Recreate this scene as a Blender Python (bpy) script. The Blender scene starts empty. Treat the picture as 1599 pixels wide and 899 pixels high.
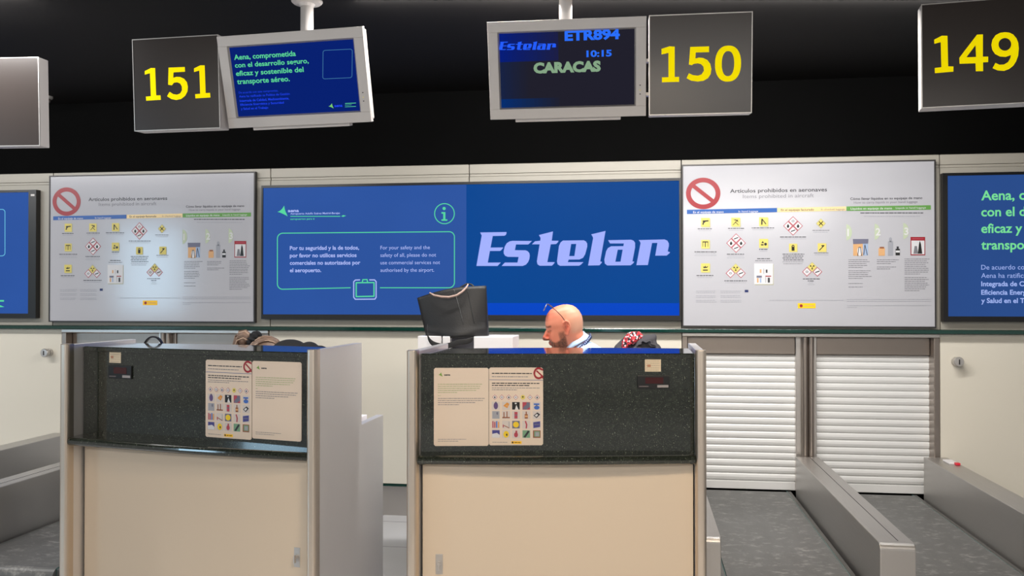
import bpy, bmesh, math, random
from mathutils import Vector, Matrix, noise
from mathutils.geometry import tessellate_polygon
random.seed(7)
SC = bpy.context.scene
COL = SC.collection
PI = math.pi
R = math.radians

# ------------------------------------------------------------------ camera (calibrated from the photograph)
FPX, YAW, EYE, CX, CY = 1400.0, R(8.1), 1.55, 799.5, 449.5
PITCH = math.atan((462 - 449.5) / FPX)
def ray(u, v):
    x = (u - CX) / FPX; z = -(v - CY) / FPX; y = 1
    y, z = y * math.cos(PITCH) - z * math.sin(PITCH), y * math.sin(PITCH) + z * math.cos(PITCH)
    return Vector((x * math.cos(YAW) - y * math.sin(YAW), x * math.sin(YAW) + y * math.cos(YAW), z))
def at_y(u, v, y):
    r = ray(u, v); t = y / r.y
    return Vector((r.x * t, y, EYE + r.z * t))
def on_plane(u, v, p, n):
    r = ray(u, v); o = Vector((0, 0, EYE)); t = (Vector(p) - o).dot(n) / r.dot(n)
    return o + r * t
WY = 6.163            # front of the wall cladding

cam = bpy.data.cameras.new('camera'); cam.sensor_width = 36; cam.lens = FPX / 1599 * 36
co = bpy.data.objects.new('camera', cam); COL.objects.link(co)
co.location = (0, 0, EYE); co.rotation_euler = (PI / 2 + PITCH, 0, YAW); SC.camera = co
cam.clip_start = 0.05

# ------------------------------------------------------------------ materials
def lin(c):
    return tuple((x / 255 / 12.92 if x / 255 <= 0.04045 else ((x / 255 + 0.055) / 1.055) ** 2.4) for x in c)
MATS = {}
def mat(name, rgb=(200, 200, 200), rough=.5, metal=0, emit=0, bump=None, vary=None, coat=0, spec=.5, sheen=0):
    if name in MATS: return MATS[name]
    m = bpy.data.materials.new(name); m.use_nodes = True
    nt = m.node_tree; b = nt.nodes['Principled BSDF']
    c = lin(rgb) + (1,)
    b.inputs['Base Color'].default_value = c
    b.inputs['Roughness'].default_value = rough
    b.inputs['Metallic'].default_value = metal
    b.inputs['Specular IOR Level'].default_value = spec
    b.inputs['Coat Weight'].default_value = coat
    if sheen: b.inputs['Sheen Weight'].default_value = sheen
    if emit:
        b.inputs['Specular IOR Level'].default_value = .03
        b.inputs['Base Color'].default_value = (0.001, 0.001, 0.001, 1)
        b.inputs['Emission Color'].default_value = c; b.inputs['Emission Strength'].default_value = emit
    if vary or bump:
        tc = nt.nodes.new('ShaderNodeTexCoord')
    if vary:
        sc, amt, st = vary
        mp = nt.nodes.new('ShaderNodeMapping'); mp.inputs['Scale'].default_value = st
        nz = nt.nodes.new('ShaderNodeTexNoise'); nz.inputs['Scale'].default_value = sc; nz.inputs['Detail'].default_value = 4
        mx = nt.nodes.new('ShaderNodeMix'); mx.data_type = 'RGBA'
        mx.inputs['A'].default_value = tuple(x * (1 - amt) for x in c[:3]) + (1,)
        mx.inputs['B'].default_value = tuple(min(1, x * (1 + amt)) for x in c[:3]) + (1,)
        nt.links.new(tc.outputs['Object'], mp.inputs[0]); nt.links.new(mp.outputs[0], nz.inputs['Vector'])
        nt.links.new(nz.outputs['Fac'], mx.inputs['Factor'])
        nt.links.new(mx.outputs['Result'], b.inputs['Emission Color' if emit else 'Base Color'])
    if bump:
        sc, stg, st = bump
        mp = nt.nodes.new('ShaderNodeMapping'); mp.inputs['Scale'].default_value = st
        nz = nt.nodes.new('ShaderNodeTexNoise'); nz.inputs['Scale'].default_value = sc; nz.inputs['Detail'].default_value = 5
        bp = nt.nodes.new('ShaderNodeBump'); bp.inputs['Strength'].default_value = stg; bp.inputs['Distance'].default_value = .002
        nt.links.new(tc.outputs['Object'], mp.inputs[0]); nt.links.new(mp.outputs[0], nz.inputs['Vector'])
        nt.links.new(nz.outputs['Fac'], bp.inputs['Height']); nt.links.new(bp.outputs[0], b.inputs['Normal'])
    MATS[name] = m; return m

def steel(name, rgb, rough, axis):
    """brushed stainless steel; axis = brushing direction"""
    st = {'z': (60, 60, 1.2), 'y': (60, 1.2, 60), 'x': (1.2, 60, 60)}[axis]
    m = mat(name, rgb, rough, 1, bump=(6, .12, st))
    nt = m.node_tree; b = nt.nodes['Principled BSDF']
    tc = nt.nodes.new('ShaderNodeTexCoord'); mp = nt.nodes.new('ShaderNodeMapping'); mp.inputs['Scale'].default_value = st
    nz = nt.nodes.new('ShaderNodeTexNoise'); nz.inputs['Scale'].default_value = 5; nz.inputs['Detail'].default_value = 3
    mr = nt.nodes.new('ShaderNodeMapRange'); mr.inputs['To Min'].default_value = rough - .07; mr.inputs['To Max'].default_value = rough + .1
    nt.links.new(tc.outputs['Object'], mp.inputs[0]); nt.links.new(mp.outputs[0], nz.inputs['Vector'])
    nt.links.new(nz.outputs['Fac'], mr.inputs['Value']); nt.links.new(mr.outputs[0], b.inputs['Roughness'])
    return m
ST_S = steel('lit_steel_side', (236, 234, 234), .42, 'z'); ST_S.node_tree.nodes['Principled BSDF'].inputs['Metallic'].default_value = .72  # paler steel copy; light on the side panels is put into its colour
ST_D = steel('shaded_brushed_steel', (160, 150, 142), .36, 'z')  # darker steel copy; shade on jambs, mullions and shutter boxes put into colour
ST_Z = steel('brushed_steel_vertical', (218, 205, 190), .3, 'z')
ST_Y = steel('brushed_steel_lengthwise', (182, 179, 176), .36, 'y')
ST_Y.node_tree.nodes['Principled BSDF'].inputs['Metallic'].default_value = .8
ST_X = steel('brushed_steel_crosswise', (208, 203, 198), .34, 'x')

def granite():
    m = mat('dark_green_granite', (24, 32, 28), .09, coat=.5)
    nt = m.node_tree; b = nt.nodes['Principled BSDF']; tc = nt.nodes.new('ShaderNodeTexCoord')
    def vor(scale, lo, hi, th):
        v = nt.nodes.new('ShaderNodeTexVoronoi'); v.inputs['Scale'].default_value = scale
        mr = nt.nodes.new('ShaderNodeMapRange'); mr.inputs['From Min'].default_value = lo; mr.inputs['From Max'].default_value = hi
        mr.inputs['To Min'].default_value = 1; mr.inputs['To Max'].default_value = 0
        nt.links.new(tc.outputs['Object'], v.inputs['Vector']); nt.links.new(v.outputs['Distance'], mr.inputs['Value'])
        # only some cells carry a chip
        sp = nt.nodes.new('ShaderNodeSeparateColor'); nt.links.new(v.outputs['Color'], sp.inputs[0])
        gt = nt.nodes.new('ShaderNodeMath'); gt.operation = 'GREATER_THAN'; gt.inputs[1].default_value = th
        nt.links.new(sp.outputs[0], gt.inputs[0])
        mu = nt.nodes.new('ShaderNodeMath'); mu.operation = 'MULTIPLY'
        nt.links.new(mr.outputs[0], mu.inputs[0]); nt.links.new(gt.outputs[0], mu.inputs[1])
        return mu
    a = vor(110, .08, .22, .8); c = vor(230, .12, .34, .6)
    nz = nt.nodes.new('ShaderNodeTexNoise'); nz.inputs['Scale'].default_value = 60
    nt.links.new(tc.outputs['Object'], nz.inputs['Vector'])
    m0 = nt.nodes.new('ShaderNodeMix'); m0.data_type = 'RGBA'
    m0.inputs['A'].default_value = lin((12, 16, 14)) + (1,); m0.inputs['B'].default_value = lin((50, 55, 48)) + (1,)
    nt.links.new(nz.outputs['Fac'], m0.inputs['Factor'])
    m1 = nt.nodes.new('ShaderNodeMix'); m1.data_type = 'RGBA'; m1.inputs['B'].default_value = lin((92, 102, 90)) + (1,)
    nt.links.new(m0.outputs['Result'], m1.inputs['A']); nt.links.new(c.outputs[0], m1.inputs['Factor'])
    m2 = nt.nodes.new('ShaderNodeMix'); m2.data_type = 'RGBA'; m2.inputs['B'].default_value = lin((140, 148, 130)) + (1,)
    nt.links.new(m1.outputs['Result'], m2.inputs['A']); nt.links.new(a.outputs[0], m2.inputs['Factor'])
    nt.links.new(m2.outputs['Result'], b.inputs['Base Color'])
    return m
GRAN = granite()
CREAM = mat('cream_panel_laminate', (208, 192, 172), .42, spec=.35)
CREAM2 = mat('cream_glass_panel', (216, 210, 196), .3, spec=.3)
CLAD = mat('grey_cream_cladding', (166, 161, 150), .45)
SEAM = mat('dark_seam', (20, 20, 20), .6)
BLACKW = mat('black_matt_fascia', (5, 5, 5), .8, spec=.05, vary=(3, .3, (1, 1, 1)))
CEIL = mat('black_ceiling', (14, 12, 11), .7, spec=.2)
GLASSE = mat('dark_green_glass_edge', (8, 52, 44), .12, coat=.5)
GLOWLN = mat('green_glow_line', (30, 96, 92), .08, coat=.6)
WHITEPL = mat('white_plastic', (226, 224, 226), .4)
SHUT = mat('white_shutter_slats', (216, 216, 215), .32)
ALU = mat('silver_grey_casing', (206, 201, 198), .45, .0)
ALU2 = mat('satin_aluminium', (188, 184, 180), .35, .6)
BLACKP = mat('black_plastic', (14, 14, 15), .35)
SIGNF = mat('dark_grey_sign_face', (46, 39, 36), .28, spec=.5)
YEL = mat('yellow_numerals', (250, 228, 0), .5, emit=.45); YEL.node_tree.nodes['Principled BSDF'].inputs['Base Color'].default_value = lin((250, 228, 0)) + (1,)  # some glow added to the yellow so the numerals read brighter
RUBBER = mat('grey_rubber_belt', (94, 94, 93), .45, vary=(5, .2, (3, 1, 1)), bump=(140, .35, (1, 1, 1)))
LEATHER = mat('black_leather', (15, 15, 17), .52, bump=(120, .3, (1, 1, 1)))

def add_scuffs(m, colour, scale, thr):
    nt = m.node_tree; b = nt.nodes['Principled BSDF']; tc = nt.nodes.new('ShaderNodeTexCoord')
    mp = nt.nodes.new('ShaderNodeMapping'); mp.inputs['Scale'].default_value = (2.2, 3.4, 1); mp.inputs['Rotation'].default_value = (0, 0, .5)
    nz = nt.nodes.new('ShaderNodeTexNoise'); nz.inputs['Scale'].default_value = scale; nz.inputs['Detail'].default_value = 9; nz.inputs['Roughness'].default_value = .75
    mr = nt.nodes.new('ShaderNodeMapRange'); mr.inputs['From Min'].default_value = thr; mr.inputs['From Max'].default_value = thr + .16
    mr.inputs['To Max'].default_value = .55
    mx = nt.nodes.new('ShaderNodeMix'); mx.data_type = 'RGBA'; mx.inputs['B'].default_value = lin(colour) + (1,)
    old = b.inputs['Base Color'].links[0].from_socket
    nt.links.new(tc.outputs['Object'], mp.inputs[0]); nt.links.new(mp.outputs[0], nz.inputs['Vector']); nt.links.new(nz.outputs['Fac'], mr.inputs['Value'])
    nt.links.new(old, mx.inputs['A']); nt.links.new(mr.outputs[0], mx.inputs['Factor']); nt.links.new(mx.outputs['Result'], b.inputs['Base Color'])
add_scuffs(RUBBER, (176, 175, 170), 6.5, .53)

def tiles():
    m = mat('pale_grey_floor_tiles', (200, 200, 202), .2)
    nt = m.node_tree; b = nt.nodes['Principled BSDF']; tc = nt.nodes.new('ShaderNodeTexCoord')
    br = nt.nodes.new('ShaderNodeTexBrick'); br.offset = 0; br.inputs['Scale'].default_value = 1
    br.inputs['Brick Width'].default_value = .6; br.inputs['Row Height'].default_value = .6; br.inputs['Mortar Size'].default_value = .004
    br.inputs['Color1'].default_value = lin((204, 204, 206)) + (1,); br.inputs['Color2'].default_value = lin((198, 198, 200)) + (1,)
    br.inputs['Mortar'].default_value = lin((110, 110, 112)) + (1,)
    nt.links.new(tc.outputs['Object'], br.inputs['Vector']); nt.links.new(br.outputs['Color'], b.inputs['Base Color'])
    return m
TILE = tiles()

# ------------------------------------------------------------------ mesh helpers
class MB:
    def __init__(s): s.v = []; s.f = []; s.m = []; s.mats = []
    def mi(s, m):
        if m not in s.mats: s.mats.append(m)
        return s.mats.index(m)
    def add(s, vs, fs, m):
        o = len(s.v); i = s.mi(m); s.v += [tuple(v) for v in vs]
        for f in fs: s.f.append([o + k for k in f]); s.m.append(i)
        return s
    def box(s, x0, x1, y0, y1, z0, z1, m, M=None):
        vs = [Vector((x, y, z)) for x in (x0, x1) for y in (y0, y1) for z in (z0, z1)]
        if M: vs = [M @ v for v in vs]
        return s.add(vs, [(0, 1, 3, 2), (4, 6, 7, 5), (0, 4, 5, 1), (2, 3, 7, 6), (0, 2, 6, 4), (1, 5, 7, 3)], m)
    def prism(s, pts, d0, d1, m, fn):
        """closed outline pts (a,b) extruded between d0 and d1; fn(a,b,d)->xyz"""
        n = len(pts)
        vs = [fn(a, b, d0) for a, b in pts] + [fn(a, b, d1) for a, b in pts]
        fs = [list(range(n)), list(range(2 * n - 1, n - 1, -1))]
        fs += [(i, (i + 1) % n, n + (i + 1) % n, n + i) for i in range(n)]
        return s.add(vs, fs, m)
    def tube(s, pts, r, m, n=10, cap=True, rr=None):
        pts = [Vector(p) for p in pts]; rings = []
        up = None
        for i, p in enumerate(pts):
            t = (pts[min(i + 1, len(pts) - 1)] - pts[max(i - 1, 0)]).normalized()
            if up is None: up = t.orthogonal().normalized()
            up = (up - t * up.dot(t)).normalized(); sd = t.cross(up)
            q = rr[i] if rr else r
            rings.append([p + (up * math.cos(2 * PI * k / n) + sd * math.sin(2 * PI * k / n)) * q for k in range(n)])
        vs = [v for g in rings for v in g]; fs = []
        for i in range(len(pts) - 1):
            for k in range(n):
                fs.append((i * n + k, i * n + (k + 1) % n, (i + 1) * n + (k + 1) % n, (i + 1) * n + k))
        if cap: fs += [list(range(n - 1, -1, -1)), list(range((len(pts) - 1) * n, len(pts) * n))]
        return s.add(vs, fs, m)
    def lathe(s, prof, c, m, n=24, axis='z'):
        c = Vector(c); vs = []
        for r, h in prof:
            for k in range(n):
                a = 2 * PI * k / n; x, y = r * math.cos(a), r * math.sin(a)
                vs.append(c + (Vector((x, y, h)) if axis == 'z' else Vector((x, h, y)) if axis == 'y' else Vector((h, x, y))))
        fs = []
        for i in range(len(prof) - 1):
            for k in range(n): fs.append((i * n + k, i * n + (k + 1) % n, (i + 1) * n + (k + 1) % n, (i + 1) * n + k))
        fs += [list(range(n)), list(range((len(prof) - 1) * n, len(prof) * n))]
        return s.add(vs, fs, m)
    def grid(s, fn, nu, nv, m, closed=False):
        vs = [fn(i / nu, j / nv) for j in range(nv + 1) for i in range(nu + 1)]
        fs = [(j * (nu + 1) + i, j * (nu + 1) + i + 1, (j + 1) * (nu + 1) + i + 1, (j + 1) * (nu + 1) + i) for j in range(nv) for i in range(nu)]
        return s.add(vs, fs, m)
    def build(s, name, parent=None, bevel=0, smooth=False, fix=True, solid=0, subsurf=0, seg=2):
        me = bpy.data.meshes.new(name); me.from_pydata(s.v, [], s.f)
        for mm in s.mats: me.materials.append(mm)
        for p, i in zip(me.polygons, s.m): p.material_index = i
        if fix:
            b = bmesh.new(); b.from_mesh(me); bmesh.ops.recalc_face_normals(b, faces=b.faces); b.to_mesh(me); b.free()
        if smooth:
            for p in me.polygons: p.use_smooth = True
        o = bpy.data.objects.new(name, me); COL.objects.link(o)
        if parent: o.parent = parent
        if solid:
            md = o.modifiers.new('solid', 'SOLIDIFY'); md.thickness = solid; md.offset = 0
        if subsurf:
            md = o.modifiers.new('sub', 'SUBSURF'); md.levels = subsurf; md.render_levels = subsurf
        if bevel:
            md = o.modifiers.new('bevel', 'BEVEL'); md.width = bevel; md.segments = seg; md.limit_method = 'ANGLE'; md.angle_limit = R(40)
        return o
def tag(o, label=None, cat=None, group=None, kind=None):
    if label: o['label'] = label
    if cat: o['category'] = cat
    if group: o['group'] = group
    if kind: o['kind'] = kind
    return o
def thing(name, label, cat, loc=(0, 0, 0), rot=(0, 0, 0), group=None):
    o = bpy.data.objects.new(name, None); COL.objects.link(o); o.location = loc; o.rotation_euler = rot
    o.empty_display_size = .1
    return tag(o, label, cat, group)
def kids(o): return [c for c in bpy.data.objects if c.parent == o]
def copy_tree(o, parent=None):
    ch = kids(o); c = o.copy(); COL.objects.link(c); c.parent = parent
    for k in ch: copy_tree(k, c)
    return c

# ------------------------------------------------------------------ flat print (text and shapes lying on a face)
_fonts = {}
def text_mesh(s, bold=0, shear=0, space=1):
    key = (s, bold, shear, space)
    if key in _fonts: return _fonts[key]
    cu = bpy.data.curves.new('t', 'FONT'); cu.body = s; cu.size = 1; cu.offset = bold; cu.shear = shear; cu.resolution_u = 3
    cu.space_character = space
    o = bpy.data.objects.new('t', cu); COL.objects.link(o)
    dg = bpy.context.evaluated_depsgraph_get(); me = bpy.data.meshes.new_from_object(o.evaluated_get(dg))
    vs = [(v.co.x, v.co.y) for v in me.vertices]; fs = [tuple(p.vertices) for p in me.polygons]
    bpy.data.objects.remove(o); bpy.data.curves.remove(cu); bpy.data.meshes.remove(me)
    _fonts[key] = (vs, fs); return vs, fs
_cap = None
def cap_h():
    global _cap
    if _cap is None: _cap = max(v[1] for v in text_mesh('H')[0])
    return _cap
class Print(MB):
    """M maps authoring coordinates to face-local (u right, v up); out() maps (u, v, lift) to 3D"""
    def __init__(s, M, out): super().__init__(); s.M = M; s.out = out
    def poly(s, pts, m, lift=1, hole=None):
        loops = [[Vector((*s.M(*p), 0)) for p in pts]]
        if hole: loops.append([Vector((*s.M(*p), 0)) for p in hole])
        tris = tessellate_polygon(loops); flat = [v for l in loops for v in l]
        vs = [s.out(v.x, v.y, lift * .0005) for v in flat]
        fs = []
        for t in tris:
            a, b, c = (flat[i] for i in t)
            if (b - a).cross(c - a).z < 0: t = (t[0], t[2], t[1])
            fs.append(t)
        return s.add(vs, fs, m)
    def rect(s, x0, y0, x1, y1, m, lift=1, dy=0): return s.poly([(x0, y0), (x1, y0 + dy), (x1, y1 + dy), (x0, y1)], m, lift)
    def ell(s, cx, cy, rx, ry, m, lift=1, hx=0, hy=0, n=36, a0=0, a1=2 * PI):
        E = lambda p, q: [(cx + p * math.cos(a0 + (a1 - a0) * k / n), cy + q * math.sin(a0 + (a1 - a0) * k / n)) for k in range(n)]
        return s.poly(E(rx, ry), m, lift, E(hx, hy) if hx else None)
    def line(s, pts, w, m, lift=1):
        for (x0, y0), (x1, y1) in zip(pts, pts[1:]):
            d = math.hypot(x1 - x0, y1 - y0) or 1; nx, ny = -(y1 - y0) / d * w / 2, (x1 - x0) / d * w / 2
            ex, ey = (x1 - x0) / d * w * .3, (y1 - y0) / d * w * .3
            s.poly([(x0 + nx - ex, y0 + ny - ey), (x1 + nx + ex, y1 + ny + ey), (x1 - nx + ex, y1 - ny + ey), (x0 - nx - ex, y0 - ny - ey)], m, lift)
    def rrect(s, x0, y0, x1, y1, r, w, m, lift=1, dy=0, gap=None):
        P = []
        for cx, cy, a in ((x1 - r, y0 + r, -90), (x1 - r, y1 - r, 0), (x0 + r, y1 - r, 90), (x0 + r, y0 + r, 180)):
            for k in range(7):
                t = R(a + 15 * k); x = cx + r * math.cos(t); y = cy + r * math.sin(t)
                P.append((x, y + dy * (x - x0) / (x1 - x0)))
        if gap:
            i = 14; q = P[:i]; q2 = P[i:] + [P[0]]
            y = q[-1][1]
            s.line(q + [(gap[1], y)], w, m, lift); s.line([(gap[0], y)] + q2, w, m, lift)
        else: s.line(P + [P[0]], w, m, lift)
    def text(s, t, x0, ytop, ybase, m, x1=None, bold=0, lift=1, shear=0, align='l'):
        """cap height runs from ytop to ybase; x1 stretches the line to that width"""
        vs, fs = text_mesh(t, bold, shear)
        if not vs: return
        u0, v0 = s.M(x0, ybase); _, v1 = s.M(x0, ytop); k = (v1 - v0) / cap_h()
        xa = min(v[0] for v in vs); xb = max(v[0] for v in vs); kx = k
        if x1 is not None: kx = (s.M(x1, ybase)[0] - u0) / (xb - xa)
        off = (xb - xa) / 2 * kx if align == 'c' else 0
        s.add([s.out(u0 + (x - xa) * kx - off, v0 + y * k, lift * .0005) for x, y in vs], fs, m)
    def dashes(s, x0, y, x1, h, m, lift=1, dy=0):
        """a row of word-like strokes for print too fine to read"""
        x = x0
        while x < x1 - h:
            w = min(random.uniform(1.6, 6) * h, x1 - x); q = dy * (x - x0) / max(1, x1 - x0)
            s.rect(x, y - h / 2 + q, x + w, y + h / 2 + q, m, lift); x += w + h * .7
def bilin(tl, tr, br, bl, W, H):
    """authoring quad -> rectangle W x H with origin at its lower left (projective)"""
    # solve homography
    src = [tl, tr, br, bl]; dst = [(0, H), (W, H), (W, 0), (0, 0)]
    A = []
    for (x, y), (X, Y_) in zip(src, dst):
        A.append([x, y, 1, 0, 0, 0, -x * X, -y * X, X]); A.append([0, 0, 0, x, y, 1, -x * Y_, -y * Y_, Y_])
    n = 8
    for i in range(n):
        p = max(range(i, n), key=lambda r: abs(A[r][i])); A[i], A[p] = A[p], A[i]
        for r in range(n):
            if r != i:
                k = A[r][i] / A[i][i]
                for c in range(i, n + 1): A[r][c] -= k * A[i][c]
    h = [A[i][n] / A[i][i] for i in range(n)]
    def f(x, y):
        w = h[6] * x + h[7] * y + 1
        return (h[0] * x + h[1] * y + h[2]) / w, (h[3] * x + h[4] * y + h[5]) / w
    return f
def ink(rgb, name): return mat('ink_' + name, rgb, .35, spec=.4)
def glow(rgb, name, e=1.0): return mat('screen_' + name, rgb, .35, emit=e, spec=.3)
# ================================================================== THE SETTING
def struct(o): o['kind'] = 'structure'; return o
struct(MB().box(-11, 7.5, -7, 6.6, -.12, 0, TILE).build('floor'))
struct(MB().box(-11, 7.5, -7, 6.6, 2.985, 3.1, CEIL).build('ceiling'))
wall = struct(MB().box(-9, 7.5, 6.3, 6.6, 0, 2.985, BLACKW).box(-9, 7.5, 6.15, 6.3, 2.473, 2.985, BLACKW).build('wall_back'))
# openings -4.273..-2.65 and 0.284..1.929 ; cream panels between
up = MB()
seams = [-9, -7.28, -5.85, -4.352, -2.64, -1.18, .281, 1.935, 3.4, 4.9, 7.5]
for a, b in zip(seams, seams[1:]):
    up.box(a + .003, b - .003, WY + .002, 6.3, 2.405, 2.472, CLAD); up.box(a + .003, b - .003, WY + .008, 6.3, 2.386, 2.403, CLAD)
    up.box(a + .003, b - .003, WY + .002, 6.3, 1.331, 2.384, CLAD)
up.box(-9, 7.5, 6.2, 6.3, 1.33, 2.46, SEAM)
up.build('cladding', wall, bevel=.0015)
mid = MB().box(-2.647, .281, WY, 6.3, .225, 1.302, CREAM2); mid.build('cream_panel', wall, bevel=.002)
for n, (a, b, kx) in enumerate(((-6.9, -4.276, -4.372), (1.932, 2.482, 2.027), (2.488, 4.9, None))):
    d = struct(MB().box(a, b, WY, 6.3, .225, 1.302, CREAM2).build('door_%d' % (n + 1), bevel=.002))
    if kx:
        MB().lathe([(.0, -.001), (.027, -.001), (.029, -.006), (.029, -.016), (.029, -.028), (.02, -.030), (.02, -.038), (.031, -.040), (.031, -.066), (.027, -.071), (0, -.072)], (kx, WY, 1.128), ALU2, axis='y').build('lock_knob', d, smooth=False)
        MB().box(kx - .003, kx + .003, WY - .075, WY - .071, 1.112, 1.144, BLACKP).build('key_slot', d)
for n, (a, b) in enumerate(((-9, -4.276), (-2.647, .281), (1.932, 7.5))):
    struct(MB().box(a, b, WY - .004, 6.3, .208, .222, GLASSE).build('trim_%d' % (n + 2)))
    struct(MB().box(a, b, WY + .01, 6.3, 0, .206, ST_X).build('baseboard_back' if n == 1 else ('baseboard_left' if n == 0 else 'baseboard_right')))
tag(MB().box(-9, 7.5, WY - .06, 6.18, 1.306, 1.33, GLASSE).build('glass_ledge', bevel=.002), 'long dark green glass ledge running under the posters and screens', 'ledge')

# ------------------------------------------------------------------ roller shutters in steel openings
def opening(x0, x1, m0, m1, lab_f, labs):
    t = thing('shutter_frame', lab_f, 'frame', ((x0 + x1) / 2, WY, 0), group='steel shutter frames')
    t_ = t
    MB().box(x0, x1, WY - .012, 6.30, 1.278, 1.304, ST_X).build('header_bar', t, bevel=.004)
    MB().box(x0, x0 + .036, WY - .006, 6.30, .02, 1.278, ST_D).build('jamb', t, bevel=.004)
    MB().box(x1 - .036, x1, WY - .006, 6.30, .02, 1.278, ST_D).build('jamb', t, bevel=.004)
    p = MB().box(m0, m1, WY + .06, 6.30, .24, 1.278, ST_X)
    xm = (m0 + m1) / 2 + .004
    p.tube([(xm - .018, WY + .03, .47), (xm - .018, WY + .03, 1.278)], .02, ST_D, 14)
    p.tube([(xm + .022, WY + .03, .47), (xm + .022, WY + .03, 1.278)], .02, ST_D, 14)
    p.box(xm - .03, xm + .03, WY + .03, WY + .07, .47, 1.278, ST_D)
    p.build('mullion', t, bevel=.003)
    for k_ in kids(t_): k_.data.transform(Matrix.Translation((-(x0 + x1) / 2, -WY, 0)))
    for (a, b), lb in zip(((x0 + .036, m0), (m1, x1 - .036)), labs):
        s = thing('roller_shutter', lb, 'shutter', ((a + b) / 2, 6.26, .24), group='roller shutters behind the belts')
        h = b - a; M = Matrix.Translation((-(a + b) / 2, -6.26, -.24))
        z0, z1, n = .30, 1.155, 18; ph = (z1 - z0) / n; prof = []
        for k in range(n):
            zb = z0 + k * ph
            for q, dy in ((0, .0075), (.05, .003), (.2, -.001), (.5, -.004), (.8, -.002), (.95, .002), (.985, .0075)):
                prof.append((6.262 + dy, zb + q * ph))
        prof += [(6.278, z1), (6.292, z1), (6.292, z0)]
        c = MB(); vs = [(a, y, z) for y, z in prof] + [(b, y, z) for y, z in prof]; q = len(prof)
        fs = [(i, (i + 1) % q, q + (i + 1) % q, q + i) for i in range(q)]
        c.add([M @ Vector(v) for v in vs], fs, SHUT); c.build('slat_curtain', s)
        MB().box(a, b, 6.255, 6.292, .242, .297, SHUT, M).build('bottom_bar', s, bevel=.003)
        MB().box(a, b, 6.235, 6.298, 1.157, 1.276, ST_D, M).build('shutter_box', s, bevel=.006)
opening(.284, 1.929, 1.036, 1.17, 'steel frame around the pair of white shutters right of the desks',
        ('white slatted roller shutter beside the right-hand desk', 'white slatted roller shutter at the far right, next to the lock knob door'))
opening(-4.273, -2.65, -3.535, -3.4, 'steel frame around the pair of shutters behind the left-hand desk',
        ('shutter behind the left-hand desk, far left one, mostly hidden', 'shutter behind the woman with the hair bun, mostly hidden'))

# ------------------------------------------------------------------ conveyors
def conveyor(xa, xb, label):
    t = thing('baggage_conveyor', label, 'conveyor', ((xa + xb) / 2, 5.1, 0), group='baggage belt conveyors')
    w = xb - xa; L0, L1 = 3.95 - 5.1, 6.25 - 5.1
    prof = []
    r = .05; zc = .24 - r
    for k in range(13):
        a = PI / 2 + PI * k / 12; prof.append((L0 + r + r * math.cos(a), zc + r * math.sin(a)))
    for k in range(13):
        a = -PI / 2 + PI * k / 12; prof.append((L1 - r + r * math.cos(a), zc + r * math.sin(a)))
    MB().prism(prof, -w / 2 + .045, w / 2 - .045, RUBBER, lambda a, b, d: (d, a, b)).build('belt', t, smooth=False)
    for s in (-1, 1):
        x0, x1 = sorted((s * (w / 2 - .042), s * (w / 2 - .012)))
        MB().box(x0, x1, L0 + .03, L1, .12, .236, mat('dark_edge_steel', (105, 104, 102), .4, .6)).box(x0 + .026 if s < 0 else x0 - .001, x1 + .001 if s < 0 else x1 - .026, L0 + .03, L1, .12, .2385, GLOWLN).build('edge_strip', t, bevel=.002)  # green line painted for the greenish glow along the steel strip
    MB().box(-w / 2 + .01, w / 2 - .01, L0 + .08, L1, 0, .12, ST_Y).build('bed', t, bevel=.004)
conveyor(.358, 1.018, 'grey belt conveyor between the right-hand desk and the central steel divider')
conveyor(1.172, 1.822, 'grey belt conveyor at the far right of the photo, in front of the second shutter')
conveyor(-3.38, -2.742, 'scuffed grey belt conveyor left of the left-hand desk')
conveyor(-4.18, -3.535, 'grey belt conveyor at the far left, hidden behind the low steel divider')
def guard(xa, xb, label, top=.5, y0=4.05, seam=True, cap=True, yend=6.15):
    t = thing('conveyor_side_guard', label, 'side guard', ((xa + xb) / 2, 5.1, 0), group='low steel guards between the belts')
    w = (xb - xa) / 2; A, B = y0 - 5.1, yend - 5.1
    b = MB(); r = .03; prof = [(A + r * (1 - math.sin(PI / 2 * k / 6)), top - r * (1 - math.cos(PI / 2 * k / 6))) for k in range(7)]
    prof = [(A, 0)] + [(y, z) for y, z in reversed(prof)] + [(B, top), (B, 0)]
    b.prism(prof, -w, w, ST_Y, lambda a, c, d: (d, a, c)); b.build('body', t, bevel=.004)
    if seam: MB().box(.012, .015, A + .05, B - .03, top - .002, top + .0008, SEAM).build('joint_line', t)
    return t
guard(1.022, 1.17, 'steel divider rail between the two belts right of the desks', .487)
guard(1.824, 1.97, 'steel side guard of the rightmost belt, below the lock knob door', .505, seam=False)
guard(.278, .354, 'narrow steel guard between the right-hand desk and its belt', .487, seam=False)
guard(-2.744, -2.684, 'narrow steel guard between the left-hand desk and its belt', .487, seam=False)
guard(-3.532, -3.384, 'steel divider rail beside the scuffed belt left of the desks', .53)
guard(-4.33, -4.184, 'steel side guard of the leftmost belt, below the lock knob door', .53, seam=False)
sc_ = at_y(1502, 737, 6.08)
tag(MB().box(1.90, 1.955, 5.90, 6.02, .506, .516, WHITEPL).box(1.93, 1.957, 5.868, 5.90, .506, .520, mat('red_plastic', (214, 40, 60), .4)).build('tag_strip', bevel=.002),
    'small white strip with a red tip lying on the rightmost steel guard', 'tag')

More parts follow.
